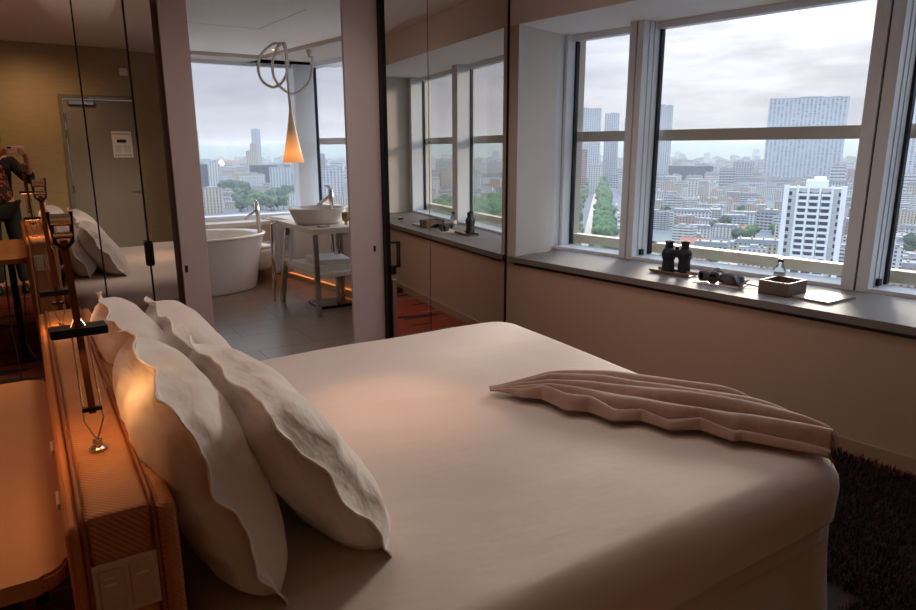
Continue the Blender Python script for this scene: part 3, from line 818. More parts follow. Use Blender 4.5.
# wrapped magnifier / scope pieces
t = thing('sunglasses', 'dark round-lensed goggles with a folded grey strap lying on the leaflet', 'goggles', (3.44, 2.50, SILL+.005), SA)
t.scale = (1.25, 1.25, 1.25)
for s, r, yy in ((1, .026, .065), (-1, .028, .012)):
    m = Matrix.Translation((-.02, yy, .028)) @ Matrix.Rotation(PI/2, 4, 'Y') @ Matrix.Rotation(.35*s, 4, 'X')
    bm = L([(r*.7, -.012), (r, -.010), (r, .020), (r*.82, .030), (r*.7, .030)], n=24); bmesh.ops.transform(bm, matrix=m, verts=bm.verts); obj('eyecup', bm, 'grey_fabric', t, smooth=True)
    bm = L([(0, 0), (r*.75, -.002)], n=20); bmesh.ops.transform(bm, matrix=m, verts=bm.verts); obj('lens', bm, 'black_glossy', t)
def strapf(u, v):
    y = .05-.20*u; x = .02+.035*math.sin(u*5)+(v-.5)*.06; z = .012+.05*abs(math.sin(u*PI*2.1+v))*(1-.5*u)+.006*nz(u*9, v*5)
    return (x, y, z)
bm = bmesh.new(); grid(bm, strapf, 40, 8); o = obj('folded_strap', bm, 'grey_fabric', t, smooth=True); o.modifiers.new('t', 'SOLIDIFY').thickness = .004
bm = bmesh.new(); bmesh.ops.create_icosphere(bm, subdivisions=4, radius=1)
for v in bm.verts:
    x, y, z = v.co; r_ = 1+.30*nz(x*1.5+4, y*1.5, z*1.5)+.16*abs(nz(x*3, y*3+2, z*3)); v.co = (.03+x*.035*r_, -.055+y*.062*r_, max(.002, .018+z*.030*r_))
obj('crumpled_pouch', bm, 'grey_fabric', t, smooth=True)
o = obj('cord', T([(.03, -.10, .012), (.05, -.17, .004), (.03, -.24, .004), (.045, -.30, .004)], .003, n=6), 'ink', t)
# wooden box
t = thing('tray_box', 'open brown wooden box on the sill with a small bottle behind it', 'box', (3.52, 2.135, SILL), SA-.05)
obj('bottom', B((-.1, -.085, 0), (.1, .085, .006)), 'box_wood_inside', t)
for a, b in (((-.1, -.085, .006), (-.09, .085, .076)), ((.09, -.085, .006), (.1, .085, .076)), ((-.09, -.085, .006), (.09, -.075, .076)), ((-.09, .075, .006), (.09, .085, .076))): obj('side_board', B(a, b, bevel=.001), 'box_wood', t)
for k in range(6): obj('sachet', B((-.07+k*.024, -.06, .008), (-.058+k*.024, .06, .05), bevel=.002), 'grey_fabric' if k % 2 else 'card', t)
# bottle
t = thing('water_bottle', 'small clear water bottle with dark red cap behind the wooden box', 'bottle', (3.70, 2.27, SILL))
obj('bottle_body', L([(0, 0), (.03, 0), (.033, .006), (.033, .09), (.030, .10), (.018, .125), (.015, .13), (.015, .142), (.0, .142)], n=28), 'bottle_clear', t, smooth=True)
obj('label_band', L([(.0336, .035), (.0336, .075)], n=28), 'sign_white', t)
obj('cap', L([(0, .142), (.017, .142), (.017, .160), (0, .161)], n=20), 'red_cap', t)
# brochure folder
t = thing('folder', 'flat glossy grey-brown folder on the sill between box and window post', 'folder', (3.575, 1.93, SILL), SA-.12)
obj('cover', B((-.13, -.10, 0), (.14, .10, .006), bevel=.0015), 'card', t); obj('inner_pages', B((-.125, -.095, .0062), (.135, .09, .010)), 'paper', t)
o = obj('top_cover', B((-.13, -.10, .0102), (.14, .10, .0125), bevel=.0008), 'card', t)
t = thing('remote_control', 'small dark object on the sill past the folder, seen in the mirror', 'remote control', (3.62, 1.25, SILL), .5)
obj('casing', B((-.03, -.08, 0), (.03, .08, .02), bevel=.006), 'black_metal', t); obj('button_field', B((-.02, -.05, .02), (.02, .03, .022)), 'plate', t)

# ------------------------------------------------------------------ bathroom
# bathtub
t = thing('bathtub', 'white oval freestanding bathtub in front of the bathroom window', 'bathtub', (1.33, 7.52, 0))
bm = bmesh.new()
prof = [(0, 0), (.74, 0), (.755, .02), (.80, .30), (.855, .55), (.87, .575), (.87, .60), (.85, .605), (.82, .60), (.80, .57), (.74, .30), (.66, .14), (.5, .11), (0, .10)]
lathe(bm, prof, n=64, sx=1, sy=.60); obj('tub_shell', bm, 'ceramic', t, smooth=True)
obj('rim', L([(.868, .572), (.884, .58), (.886, .60), (.87, .608), (.85, .606)], n=64, sx=1, sy=.60), 'ceramic', t, smooth=True)
def faucet(label, loc, rz, hgt):
    t = thing('faucet', label, 'faucet', loc, rz)
    obj('body', T([(0, 0, 0), (0, 0, .02), (-.01, 0, hgt*.6), (-.02, 0, hgt)], [.032, .027, .024, .025], n=18), 'chrome', t, smooth=True)
    obj('spout', T([(-.012, 0, hgt*.82), (-.15, 0, hgt*.50)], [.017, .014], n=14), 'chrome', t, smooth=True)
    obj('lever', T([(-.02, 0, hgt), (-.025, 0, hgt+.02), (-.07, 0, hgt+.035)], [.02, .012, .006], n=12), 'chrome', t, smooth=True)
    return t
faucet('tall chrome faucet rising at the end of the bathtub', (2.13, 7.40, .56), math.radians(-25), .37)
# washstand
WX0, WX1, WY0, WY1, WZ = 2.05, 2.64, 5.58, 6.50, .815
ws = thing('washstand', 'white-topped washstand on splayed chrome legs in the middle of the bathroom', 'washstand', (0, 0, 0))
obj('stand_top', B((WX0, WY0, WZ-.05), (WX1, WY1, WZ), bevel=.004), 'stone_white', ws)
for (x, y, bx, by) in ((WX0+.05, WY0+.06, WX0+.08, WY0+.12), (WX1-.06, WY0+.06, WX1+.09, WY0+.10), (WX0+.06, WY1-.10, WX0-.01, WY1-.04), (WX1-.08, WY1-.1, WX1+.02, WY1-.02)):
    bm = bmesh.new(); bar(bm, (x, y, WZ-.052), (bx, by, 0), .046, .046, side=(1, 0, 0), bevel=.003); lg = obj('leg', bm, 'chrome', ws)
obj('lower_shelf', B((WX0+.04, WY0+.08, .36), (WX1+.0, WY1-.08, .40), bevel=.003), 'stone_white', ws)
bm = T([(WX0-.02, WY1-.02, .80), (WX0-.06, WY1+.02, .78), (WX0-.06, WY1+.06, 0)], .014, n=10); obj('towel_post', bm, 'chrome', ws)
bm = T([(WX0-.06, WY1+.02, .78), (WX0+.35, WY1+.1, .78), (WX0+.42, WY1+.1, .76)], .008, n=10); obj('towel_bar', bm, 'chrome', ws)
obj('drain_column', T([(2.47, 6.05, .03), (2.47, 6.05, WZ-.05)], .028, n=16), 'steel', ws)
obj('drain_column', T([(2.53, 6.08, .03), (2.53, 6.08, WZ-.05)], .020, n=16), 'steel', ws)
obj('foot_plate', B((2.24, 5.95, 0), (2.66, 6.28, .025), bevel=.004), 'black_glossy', ws)
t = thing('wash_basin', 'white oval vessel basin standing on the washstand', 'basin', (2.29, 6.02, WZ), math.radians(5))
prof = [(0, 0), (.20, 0), (.222, .012), (.248, .07), (.275, .135), (.285, .145), (.278, .15), (.262, .142), (.232, .07), (.19, .03), (0, .022)]
obj('bowl', L(prof, n=48, sx=1.0, sy=.80), 'ceramic', t, smooth=True)
obj('drain', L([(0, .024), (.022, .024), (.022, .028), (0, .03)], n=20), 'chrome', t)
faucet('slim chrome faucet standing on the washstand behind the white basin', (2.50, 6.17, WZ), math.radians(-25), .30)
t = thing('tumbler', 'small amber glass tumbler on the washstand beside the basin', 'tumbler', (2.46, 5.78, WZ))
obj('glass_body', L([(0, 0), (.026, 0), (.012, .012), (.012, .022), (.034, .040), (.037, .11), (.034, .11), (.031, .045), (0, .038)], n=24), 'amber_glass', t, smooth=True)
obj('candle', L([(0, .04), (.029, .042), (.031, .075), (0, .075)], n=20), 'desk_top', t)
t = thing('soap_dish', 'little chrome soap dish on the near edge of the washstand', 'soap dish', (2.20, 5.68, WZ))
obj('dish', L([(0, 0), (.045, 0), (.055, .012), (.052, .014), (.042, .005), (0, .004)], n=24, sx=1.2, sy=.8), 'chrome', t, smooth=True); obj('soap', B((-.03, -.018, .005), (.03, .018, .022), bevel=.007), 'ceramic', t, smooth=True)
# folded towels on the shelf
def folded(label, loc, rz, w, d_, h, g=None):
    t = thing('folded_towel', label, 'towel', loc, rz, g)
    for k in range(3):
        bm = B((-w/2, -d_/2, k*h/3), (w/2, d_/2, (k+1)*h/3-.002), bevel=h/7, seg=3)
        obj('fold_layer', bm, 'plush', t, smooth=True)
    return t
folded('white folded towel at the bottom of the pile on the washstand shelf', (2.30, 6.02, .40), .1, .40, .52, .055)
folded('white folded towel topmost on the washstand shelf', (2.34, 5.98, .455), -.12, .34, .40, .05)
# hanging towel
def ht(u, v): return (WX0-.02+.20*u, WY1+.055+.012*math.sin(u*9)*(1-v)+.02*(1-v)*u, .28+.50*v+.0*u)
bm = bmesh.new(); grid(bm, ht, 24, 16); o = obj('bath_towel', bm, 'plush', smooth=True); o.modifiers.new('t', 'SOLIDIFY').thickness = .018
tag(o, 'white bath towel hanging from the washstand bar toward the tub', 'towel')
# wall-hung toilet under the facing window
t = thing('toilet', 'white wall-hung toilet bowl seen behind the washstand legs', 'toilet', (2.18, 7.62, 0), 0)
bm = bmesh.new()
lathe(bm, [(0, .14), (.10, .16), (.16, .24), (.185, .34), (.195, .40), (.19, .415), (0, .418)], n=36, sx=1, sy=1.35); box(bm, (-.18, .0, .20), (.18, .47, .40), bevel=.03); obj('bowl', bm, 'ceramic', t, smooth=True)
obj('seat_lid', L([(0, .42), (.19, .42), (.197, .43), (.19, .445), (0, .45)], n=36, sx=1, sy=1.35), 'ceramic', t, smooth=True)
# light strip along the bathroom wall base
bm = bmesh.new(); prism(bm, [(Fx(5.6)-.03, 5.6), (Fx(5.6)-.014, 5.6), (Fx(8.0)-.014, 8.0), (Fx(8.0)-.03, 8.0)], .070, .078)
o = obj('light_strip', bm, 'led'); tag(o, 'thin glowing orange light strip along the base of the bathroom window wall', 'light strip')
# pendant lamp
t = thing('pendant_lamp', 'looping white tube pendant ending in a glowing cone shade, hung from the bathroom ceiling', 'pendant lamp', (0, 0, 0))
ct = Vector((2.686, 7.1, BCEIL))
obj('ceiling_cone', L([(.045, 0), (.012, -.11), (0, -.115)], n=24, c=tuple(ct)), 'champagne', t, smooth=True)
PT = [(2.686, 7.1, 2.44), (2.685, 7.1, 2.34), (2.65, 7.1, 2.20), (2.56, 7.1, 2.10), (2.45, 7.08, 2.05), (2.33, 7.06, 2.10), (2.25, 7.04, 2.20), (2.24, 7.03, 2.34), (2.29, 7.03, 2.48), (2.34, 7.04, 2.53),
      (2.26, 7.08, 2.52), (2.15, 7.1, 2.42), (2.11, 7.1, 2.28), (2.15, 7.1, 2.16), (2.25, 7.08, 2.11), (2.34, 7.04, 2.17), (2.385, 7.0, 2.30), (2.38, 7.0, 2.44), (2.35, 7.0, 2.52), (2.365, 6.98, 2.50), (2.395, 6.98, 2.3), (2.405, 6.98, 2.0), (2.41, 6.98, 1.80)]
def spline(P, n):
    P = [Vector(p) for p in P]; out = []
    for i in range(len(P)-1):
        p0, p1, p2, p3 = P[max(i-1, 0)], P[i], P[i+1], P[min(i+2, len(P)-1)]
        for k in range(n):
            s = k/n; out.append(.5*((2*p1)+(p2-p0)*s+(2*p0-5*p1+4*p2-p3)*s*s+(3*p1-p0-3*p2+p3)*s**3))
    return out+[P[-1]]
obj('looped_tube', T(spline([(x+.03, y, z) for x, y, z in PT[:-3]]+PT[-3:], 6), .014, n=10), 'rubber_white', t, smooth=True)
sh = obj('lamp_shade', L([(.013, .62), (.018, .50), (.045, .33), (.085, .12), (.112, 0), (.106, .0), (.08, .12), (.04, .33), (.01, .5)], n=32), 'pendant_shade', t, smooth=True); sh.location = (2.41, 6.98, 1.355)
obj('bulb', L([(0, 0), (.025, .02), (.03, .05), (.015, .09), (0, .1)], n=16, c=(2.41, 6.98, 1.40)), 'lamp_glow', t, smooth=True)
# ceiling hooks and downlights
for x, y, l in ((2.76, 6.80, 'recessed ceiling spot nearest the washstand side window'), (2.47, 7.55, 'recessed ceiling spot behind the pendant tube loop')):
    t = thing('ceiling_spot', 'small warm '+l, 'ceiling light', (x, y, BCEIL))
    obj('trim_ring', L([(.045, 0), (.047, -.004), (.036, -.005), (.034, 0)], n=28), 'champagne', t); obj('light_disc', L([(0, -.002), (.035, -.002)], n=24), 'down_glow', t)
t = thing('robe_hook', 'tiny chrome hook on the bathroom wall below the window', 'hook', (2.15, YF, .38)); obj('peg', T([(0, 0, 0), (0, -.05, 0), (0, -.06, .02)], .006), 'chrome', t)

# ------------------------------------------------------------------ person seen in the mirror
def skin(name, verts, edges, rads, m, parent, sub=2):
    me = bpy.data.meshes.new(name); me.from_pydata([tuple(v) for v in verts], edges, []); me.update()
    o = bpy.data.objects.new(name, me); COL.objects.link(o)
    if parent: o.parent = parent
    me.materials.append(M[m])
    sm = o.modifiers.new('skin', 'SKIN'); sm.use_smooth_shade = True
    for i, r in enumerate(rads):
        sv = me.skin_vertices[0].data[i]; sv.radius = (r, r) if isinstance(r, (int, float)) else r
        sv.use_root = (i == 0)
    sd = o.modifiers.new('sub', 'SUBSURF'); sd.levels = sub; sd.render_levels = sub
    return o
pe = thing('person', 'person in black cardigan and patterned blouse holding up a phone to take the picture', 'person', (-.16, -.40, 0))
# local frame, person faces +y
J = dict(pel=(0, 0, .93), spine=(0, -.01, 1.08), chest=(0, 0, 1.25), neck=(0, -.01, 1.42), nk2=(0, .01, 1.47), head0=(0, .03, 1.54), head1=(0, .03, 1.62), head2=(0, .02, 1.68),
 shl=(-.15, -.01, 1.37), ell=(-.25, .06, 1.15), wrl=(-.02, .31, 1.40), shr=(.15, -.01, 1.37), elr=(.30, .10, 1.17), wrr=(.29, .32, 1.40), hal=(.06, .365, 1.47), har=(.275, .365, 1.47),
 hil=(-.09, 0, .88), knl=(-.10, .02, .50), anl=(-.11, -.01, .09), tol=(-.12, .13, .04), hir=(.09, 0, .88), knr=(.11, .02, .50), anr=(.12, -.01, .09), tor=(.13, .13, .04))
J['wrl'] = (.03, .30, 1.40); J['hal'] = (.085, .355, 1.475)
R = dict(pel=(.15, .11), spine=(.12, .09), chest=(.15, .10), neck=.055, nk2=.052, head0=(.065, .075), head1=(.078, .092), head2=(.06, .07), shl=.055, ell=.038, wrl=.025, hal=(.03, .015), shr=.055, elr=.038, wrr=.025, har=(.03, .015), hil=.085, knl=.055, anl=.038, tol=.03, hir=.085, knr=.055, anr=.038, tor=.03)
E_ = [('pel', 'spine'), ('spine', 'chest'), ('chest', 'neck'), ('neck', 'nk2'), ('nk2', 'head0'), ('head0', 'head1'), ('head1', 'head2'), ('neck', 'shl'), ('shl', 'ell'), ('ell', 'wrl'), ('wrl', 'hal'), ('neck', 'shr'), ('shr', 'elr'), ('elr', 'wrr'), ('wrr', 'har'), ('pel', 'hil'), ('hil', 'knl'), ('knl', 'anl'), ('anl', 'tol'), ('pel', 'hir'), ('hir', 'knr'), ('knr', 'anr'), ('anr', 'tor')]
names = list(J); V_ = [Vector(J[n]) for n in names]; ED = [(names.index(a), names.index(b)) for a, b in E_]; RD = [R[n] for n in names]
# fingers: four and a thumb for each hand, closing on the phone
def add_fingers(hand, sx):
    h = Vector(J[hand]); hi = names.index(hand)
    for k in range(4):
        a = h+Vector((-sx*.012, .018, .026-k*.017)); b = a+Vector((-sx*.024, .016, .004)); c = b+Vector((-sx*(.020-.003*k), -.006, .002))
        i0 = len(V_); V_.extend([a, b, c]); RD.extend([.0085, .0078, .0065]); ED.extend([(hi, i0), (i0, i0+1), (i0+1, i0+2)])
    a = h+Vector((-sx*.016, -.014, .004)); b = a+Vector((-sx*.026, .0, .012)); i0 = len(V_); V_.extend([a, b]); RD.extend([.010, .008]); ED.extend([(hi, i0), (i0, i0+1)])
add_fingers('har', 1); add_fingers('hal', -1)
skin('body', V_, ED, RD, 'skin', pe)
def sub_skin(name, js, es, m, grow, over={}):
    ns = [j for j in js]; return skin(name, [Vector(over.get(n, J[n])) for n in ns], [(ns.index(a), ns.index(b)) for a, b in es], [tuple(x+grow for x in (R[n] if isinstance(R[n], tuple) else (R[n], R[n]))) for n in ns], m, pe)
mid = lambda a, b, s: tuple(Vector(J[a]).lerp(Vector(J[b]), s))
J['cfl'] = mid('ell', 'wrl', .55); R['cfl'] = .033; J['cfr'] = mid('elr', 'wrr', .45); R['cfr'] = .034; J['nlo'] = (0, -.01, 1.38); R['nlo'] = (.09, .07)
sub_skin('cardigan', ['nlo', 'chest', 'spine', 'pel', 'shl', 'ell', 'cfl', 'shr', 'elr', 'cfr'], [('pel', 'spine'), ('spine', 'chest'), ('chest', 'nlo'), ('nlo', 'shl'), ('shl', 'ell'), ('ell', 'cfl'), ('nlo', 'shr'), ('shr', 'elr'), ('elr', 'cfr')], 'jacket', .016)
J['b1'] = (0, .03, .94); J['b2'] = (0, .06, 1.2); J['b3'] = (0, .045, 1.36); R['b1'] = (.14, .11); R['b2'] = (.11, .085); R['b3'] = (.075, .05)
sub_skin('blouse', ['b2', 'b1', 'b3'], [('b1', 'b2'), ('b2', 'b3')], 'blouse', .008)
sub_skin('trousers', ['pel', 'hil', 'knl', 'anl', 'hir', 'knr', 'anr'], [('pel', 'hil'), ('hil', 'knl'), ('knl', 'anl'), ('pel', 'hir'), ('hir', 'knr'), ('knr', 'anr')], 'trouser', .018)
for s in (-1, 1):
    bm = bmesh.new(); lathe(bm, [(0, 0), (.045, 0), (.05, .02), (.045, .06), (.03, .09), (0, .095)], n=20, c=(s*.12, .05, 0), sx=.9, sy=2.4); obj('shoe', bm, 'shoe', pe, smooth=True)
bm = bmesh.new(); bmesh.ops.create_uvsphere(bm, u_segments=24, v_segments=16, radius=1)
for v in list(bm.verts):
    x, y, z = v.co; v.co = (x*.098, -.005+y*.105-(.0 if z > 0 else .02), 1.645+z*(.105 if z > 0 else .20))
bmesh.ops.delete(bm, geom=[v for v in bm.verts if v.co.y > .045 and v.co.z < 1.70], context='VERTS')
o = obj('hair', bm, 'hair', pe, smooth=True); o.modifiers.new('t', 'SOLIDIFY').thickness = .012
for s in (-1, 1): obj('eye', L([(0, -.004), (.008, 0), (0, .004)], n=10, c=(s*.032, .118, 1.615)), 'ink', pe)
obj('nose', T([(0, .115, 1.625), (0, .135, 1.59), (0, .118, 1.58)], [.008, .013, .008], n=8), 'skin', pe, smooth=True)
obj('mouth', B((-.022, .108, 1.548), (.022, .122, 1.556), bevel=.003), 'cushion_red', pe)
# phone, its lens where the picture is taken from
t = thing('smartphone', 'pale pink smartphone held sideways in both hands in front of the person', 'phone', (.045, -.030, CAMZ))
obj('phone_body', B((-.075, -.008, -.042), (.075, 0, .030), bevel=.003, seg=2), 'phone_pink', t)
obj('camera_bump', B((-.072, 0, .004), (-.035, .002, .024), bevel=.0008), 'ink', t)
obj('screen', B((-.07, -.009, -.038), (.07, -.008, .026)), 'black_glossy', t)

# ------------------------------------------------------------------ the city outside
G0 = -76.0
def az(a, D, z=0): a = math.radians(a); return Vector((D*math.sin(a), D*math.cos(a), z))
def uvbox(bm, w, d_, z0, z1, mi=0, top=1, cx=0, cy=0, taper=0):
    uvl = bm.loops.layers.uv.verify()
    q = [(-w/2, -d_/2), (w/2, -d_/2), (w/2, d_/2), (-w/2, d_/2)]
    lo = [bm.verts.new((cx+x, cy+y, z0)) for x, y in q]; hi = [bm.verts.new((cx+x*(1-taper), cy+y*(1-taper), z1)) for x, y in q]
    s = 0
    for i in range(4):
        j = (i+1) % 4; ln = (Vector(q[j])-Vector(q[i])).length
        f = bm.faces.new((lo[i], lo[j], hi[j], hi[i])); f.material_index = mi
        for lp, uv in zip(f.loops, ((s, z0), (s+ln, z0), (s+ln, z1), (s, z1))): lp[uvl].uv = uv
        s += ln
    f = bm.faces.new(hi); f.material_index = top
def block_mesh(kind, fac, w, d_, h, rnd):
    bm = bmesh.new()
    if kind == 'mansard':
        uvbox(bm, w, d_, 0, h, 0, 1); uvbox(bm, w+.8, d_+.8, h, h+.5, 2, 2); uvbox(bm, w, d_, h+.5, h+4, 1, 1, taper=.12)
        for k in range(int(w/9)): uvbox(bm, 1.0, d_*.5, h+3.5, h+5.6, 3, 3, cx=-w/2+5+k*9)
    elif kind == 'flat':
        uvbox(bm, w, d_, 0, h, 0, 2); uvbox(bm, w*.3, d_*.5, h, h+3, 2, 2, cx=w*rnd.uniform(-.25, .25)); uvbox(bm, w*.12, d_*.3, h, h+2, 1, 2, cx=w*.35)
        for s in (-1, 1): uvbox(bm, w, .4, h, h+.9, 2, 2, cy=s*(d_/2-.2))
    elif kind == 'house':
        uvbox(bm, w, d_, 0, h, 0, 1); uvl = bm.loops.layers.uv.verify()
        v = [bm.verts.new(p) for p in ((-w/2-.4, -d_/2-.4, h), (w/2+.4, -d_/2-.4, h), (w/2+.4, d_/2+.4, h), (-w/2-.4, d_/2+.4, h), (-w/2, 0, h+4), (w/2, 0, h+4))]
        for q in ((0, 1, 5, 4), (2, 3, 4, 5), (1, 2, 5), (3, 0, 4)): f = bm.faces.new([v[i] for i in q]); f.material_index = 4
        for k in range(2): uvbox(bm, 1, 1, h+2, h+5.5, 3, 3, cx=-w/4+k*w/2, cy=.8)
    me = bpy.data.meshes.new('building'); bm.to_mesh(me); bm.free()
    for m in (FAC[fac], M['slate'], M['flat_roof'], M['chimney'], M['tile_roof']): me.materials.append(m)
    return me
rnd = random.Random(42); PROTO = []
CN = dict(white='white', cream='cream stone', grey='grey', pink='pinkish', brick='brick-red', band='white banded')
for fac in ('white', 'cream', 'grey', 'white', 'band', 'pink', 'cream', 'white'):
    for kind, w, d_, h in (('mansard', 46, 14, 19), ('flat', 38, 16, 24), ('flat', 24, 15, 33), ('mansard', 28, 13, 16)):
        PROTO.append((fac, kind, w, d_, block_mesh(kind, fac, w*rnd.uniform(.9, 1.1), d_, h*rnd.uniform(.85, 1.1), rnd)))
for fac in ('cream', 'pink', 'white'): PROTO.append((fac, 'house', 20, 11, block_mesh('house', fac, 20, 11, 11, rnd)))
TAKEN = []
def free(p, r): return all((p.x-q[0])**2+(p.y-q[1])**2 > (r+q[2])**2 for q in TAKEN)
def bld(label, a0, a1, D, el, fac, depth=16, kind='flat', rot=None, group=None, top_extra=None, base=G0):
    """a landmark block filling azimuths a0..a1 at distance D, top at elevation el"""
    w = D*math.radians(a1-a0); a = (a0+a1)/2; z = CAMZ+D*math.tan(math.radians(el)); h = z-base
    p = az(a, D, base); o = bpy.data.objects.new('building', block_mesh(kind, fac, w*.98, depth, h, rnd)); COL.objects.link(o)
    o.location = p; o.rotation_euler = (0, 0, -math.radians(a if rot is None else rot))
    tag(o, label, 'building', group); TAKEN.append((p.x, p.y, max(w, depth)*.55))
    return o
# tall white tower in the middle of the wide window, with balconies
def tower():
    D = 365; w = 25; z = CAMZ+D*math.tan(math.radians(-2.95)); h = z-G0; a = 60.35
    t = thing('tower_block', 'tall white apartment tower with dark balcony recesses, closest to the window', 'building', tuple(az(a, D, G0)), -math.radians(a+4))
    def m(name, bmx, mats):
        me = bpy.data.meshes.new(name); bmx.to_mesh(me); bmx.free(); [me.materials.append(x) for x in mats]; o = bpy.data.objects.new(name, me); COL.objects.link(o); o.parent = t; return o
    bm = bmesh.new(); uvbox(bm, w, 16, 0, h, 0, 1); m('tower_shaft', bm, [FAC['white'], M['flat_roof']])
    TW = mat('tower_white', 'E2E4E6', .8); DK = mat('tower_recess', '3E4656', .8)
    bm = bmesh.new()
    for x in (-12, -7.2, -2.7, 2.2, 7.2, 11.8): uvbox(bm, .9 if abs(x) < 11 else 2.2, 1.6, 0, h+1.2, 0, 0, cx=x, cy=-8.4)
    m('vertical_fin', bm, [TW])
    bm = bmesh.new()
    for x in (-.2, 4.8, -4.8): uvbox(bm, 3.0, .3, 0, h-2, 0, 0, cx=x, cy=-8.1)
    m('balcony_recess', bm, [DK])
    bm = bmesh.new(); n = int(h/2.9)
    for k in range(n):
        for x in (-.2, 4.8, -4.8): uvbox(bm, 3.8, .9, k*2.9, k*2.9+1.15, 0, 0, cx=x, cy=-8.5)
    m('balcony_parapet', bm, [TW])
    bm = bmesh.new(); uvbox(bm, 9, 8, h, h+3.4, 0, 0); uvbox(bm, 5, 5, h+3.4, h+5, 0, 0, cx=1); m('roof_plant_room', bm, [TW])
    TAKEN.append((t.location.x, t.location.y, 22))
tower()
bld('very wide pale residential slab tower on the skyline behind the white tower', 56.5, 61.8, 1600, 3.45, 'vstripe', 22)
bld('tall pale tower on the skyline in the narrow window, nearest the recess pier', 42.0, 44.2, 1500, 3.0, 'stripe', 24)
bld('slimmer pale tower just behind the tall one in the narrow window', 44.45, 45.6, 1550, 2.6, 'stripe', 22)
bld('low pale tower next to the window post in the narrow window', 46.0, 46.9, 1500, 2.2, 'stripe', 20)
bld('pale tower peeking past the window post into the wide window', 48.0, 49.7, 1500, 3.15, 'stripe', 24)
bld('hazy tower block at the far edge of the last window', 64.9, 68.5, 1500, 3.2, 'vstripe', 24)
bld('brick-red apartment tower with white trims above the avenue trees', 41.7, 43.2, 1150, -.2, 'brick', 18)
bld('white building behind the avenue trees in the narrow window', 43.3, 44.3, 1200, -1.5, 'white', 16)
bld('long dark glass office block in the wide window below the rail', 49.6, 53.0, 1450, -1.45, 'darkglass', 30)
bld('white blank slab block in front of the dark office', 51.2, 52.0, 1000, -2.6, 'white', 14)
bld('white office building with square windows in the wide window', 54.4, 55.9, 1350, -1.1, 'grey', 20)
# city blocks around the bathroom view
bld('white tower block with a blank side seen past the bathtub', 12.55, 13.35, 1215, -1.0, 'white', 20)
bld('dark glass building beside the white tower block past the bathtub', 11.2, 12.45, 1215, -1.2, 'darkglass', 20)
bld('pale tower rising on the horizon beyond the bathroom window', 15.9, 16.6, 1900, 1.45, 'stripe', 26)
bld('broad pinkish block in front of the horizon tower', 15.75, 16.6, 1900, .35, 'pink', 26)
bld('cream block under the horizon tower', 15.4, 16.3, 1620, -.2, 'cream', 20)
bld('long dark office block across the bathroom view', 15.6, 18.8, 1323, -1.3, 'darkglass', 30)
bld('white block with dark stripes next to the pendant shade', 17.1, 18.9, 1161, -1.5, 'stripe', 20)
bld('white low apartment block lowest at the tub end of the window', 11.0, 11.9, 930, -2.6, 'white', 16)
bld('long cream apartment block lowest past the tub', 11.6, 13.4, 880, -3.1, 'cream', 16)
bld('white apartment slab seen through the narrow bathroom side window', 21.3, 23.0, 945, -1.6, 'stripe', 18)
bld('broad grey office seen high in the narrow bathroom side window', 19.6, 21.6, 1215, -.5, 'grey', 18)
bld('distant pale block on the bathroom horizon behind the tub end', 10.8, 12.0, 2300, 1.3, 'stripe', 30)
# red roofed hall
o = bld('low building with bright red roof in the middle distance of the bathroom view', 13.6, 14.9, 1900, -1.0, 'white', 20, kind='house')
# red and white striped facade beside the avenue
def striped():
    D = 430; a = 41.75; z = CAMZ+D*math.tan(math.radians(-3.0))
    t = thing('painted_building', 'building with red and white sunburst stripes painted on its gable', 'building', tuple(az(a, D, G0)), -math.radians(a))
    me = block_mesh('mansard', 'white', 11, 14, z-G0-4, rnd); o = bpy.data.objects.new('block', me); COL.objects.link(o); o.parent = t
    bm = bmesh.new(); c = Vector((0, -7.15, z-G0-15))
    for k in range(7):
        an = math.radians(20+k*20); 
        v = [bm.verts.new(c+Vector((math.cos(an+q)*r_, 0, math.sin(an+q)*r_))) for q, r_ in ((-.09, 1.2), (.09, 1.2), (.11, 7.5 if k in (0, 6) else 9), (-.11, 7.5 if k in (0, 6) else 9))]
        for vv in v: vv.co.x = max(-5.3, min(5.3, vv.co.x))
        bm.faces.new(v)
    o = obj('sunburst_mural', bm, mat('mural_red', 'B03838', .8), t); o.modifiers.new('t', 'SOLIDIFY').thickness = .05
    TAKEN.append((t.location.x, t.location.y, 14))
striped()
# ground
bm = bmesh.new(); N = 48
V0 = bm.verts.new((60, 0, G0)); ring = []
for k in range(N+1):
    a = -14+k*(200)/N; p = az(a, 7000); ring.append(bm.verts.new((p.x, p.y, G0)))
for k in range(N): bm.faces.new((V0, ring[k+1], ring[k]))
bmesh.ops.recalc_face_normals(bm, faces=bm.faces)
struct('ground_city', bm, 'city_ground')
# hills at the horizon
bm = bmesh.new()
def hillf(u, v):
    a = -12+196*u; D = 3600+v*2600; h = math.sin(min(1, v*1.6)*PI/2)*(105+45*nz(a*.09, v*2, 4)+25*nz(a*.3, v*3, 1)); h += 55*max(0, nz(a*.05, .3, 9))
    p = az(a, D); return (p.x, p.y, G0-2+h)
grid(bm, hillf, 160, 8); struct('ground_hills', bm, 'hill', smooth=True)
# avenue with promenade
def strip(name, a0, a1, D0, D1, m, z=.3):
    bm = bmesh.new(); q = [az(a0[0], D0), az(a0[1], D0), az(a1[1], D1), az(a1[0], D1)]; bm.faces.new([bm.verts.new((p.x, p.y, G0+z)) for p in q]); bmesh.ops.recalc_face_normals(bm, faces=bm.faces)
    return struct(name, bm, m)
strip('ground_avenue', (46.0, 48.2), (44.5, 44.9), 400, 1700, 'road')
strip('ground_promenade', (42.5, 44.0), (44.0, 44.25), 420, 1500, 'path_sand', .35)
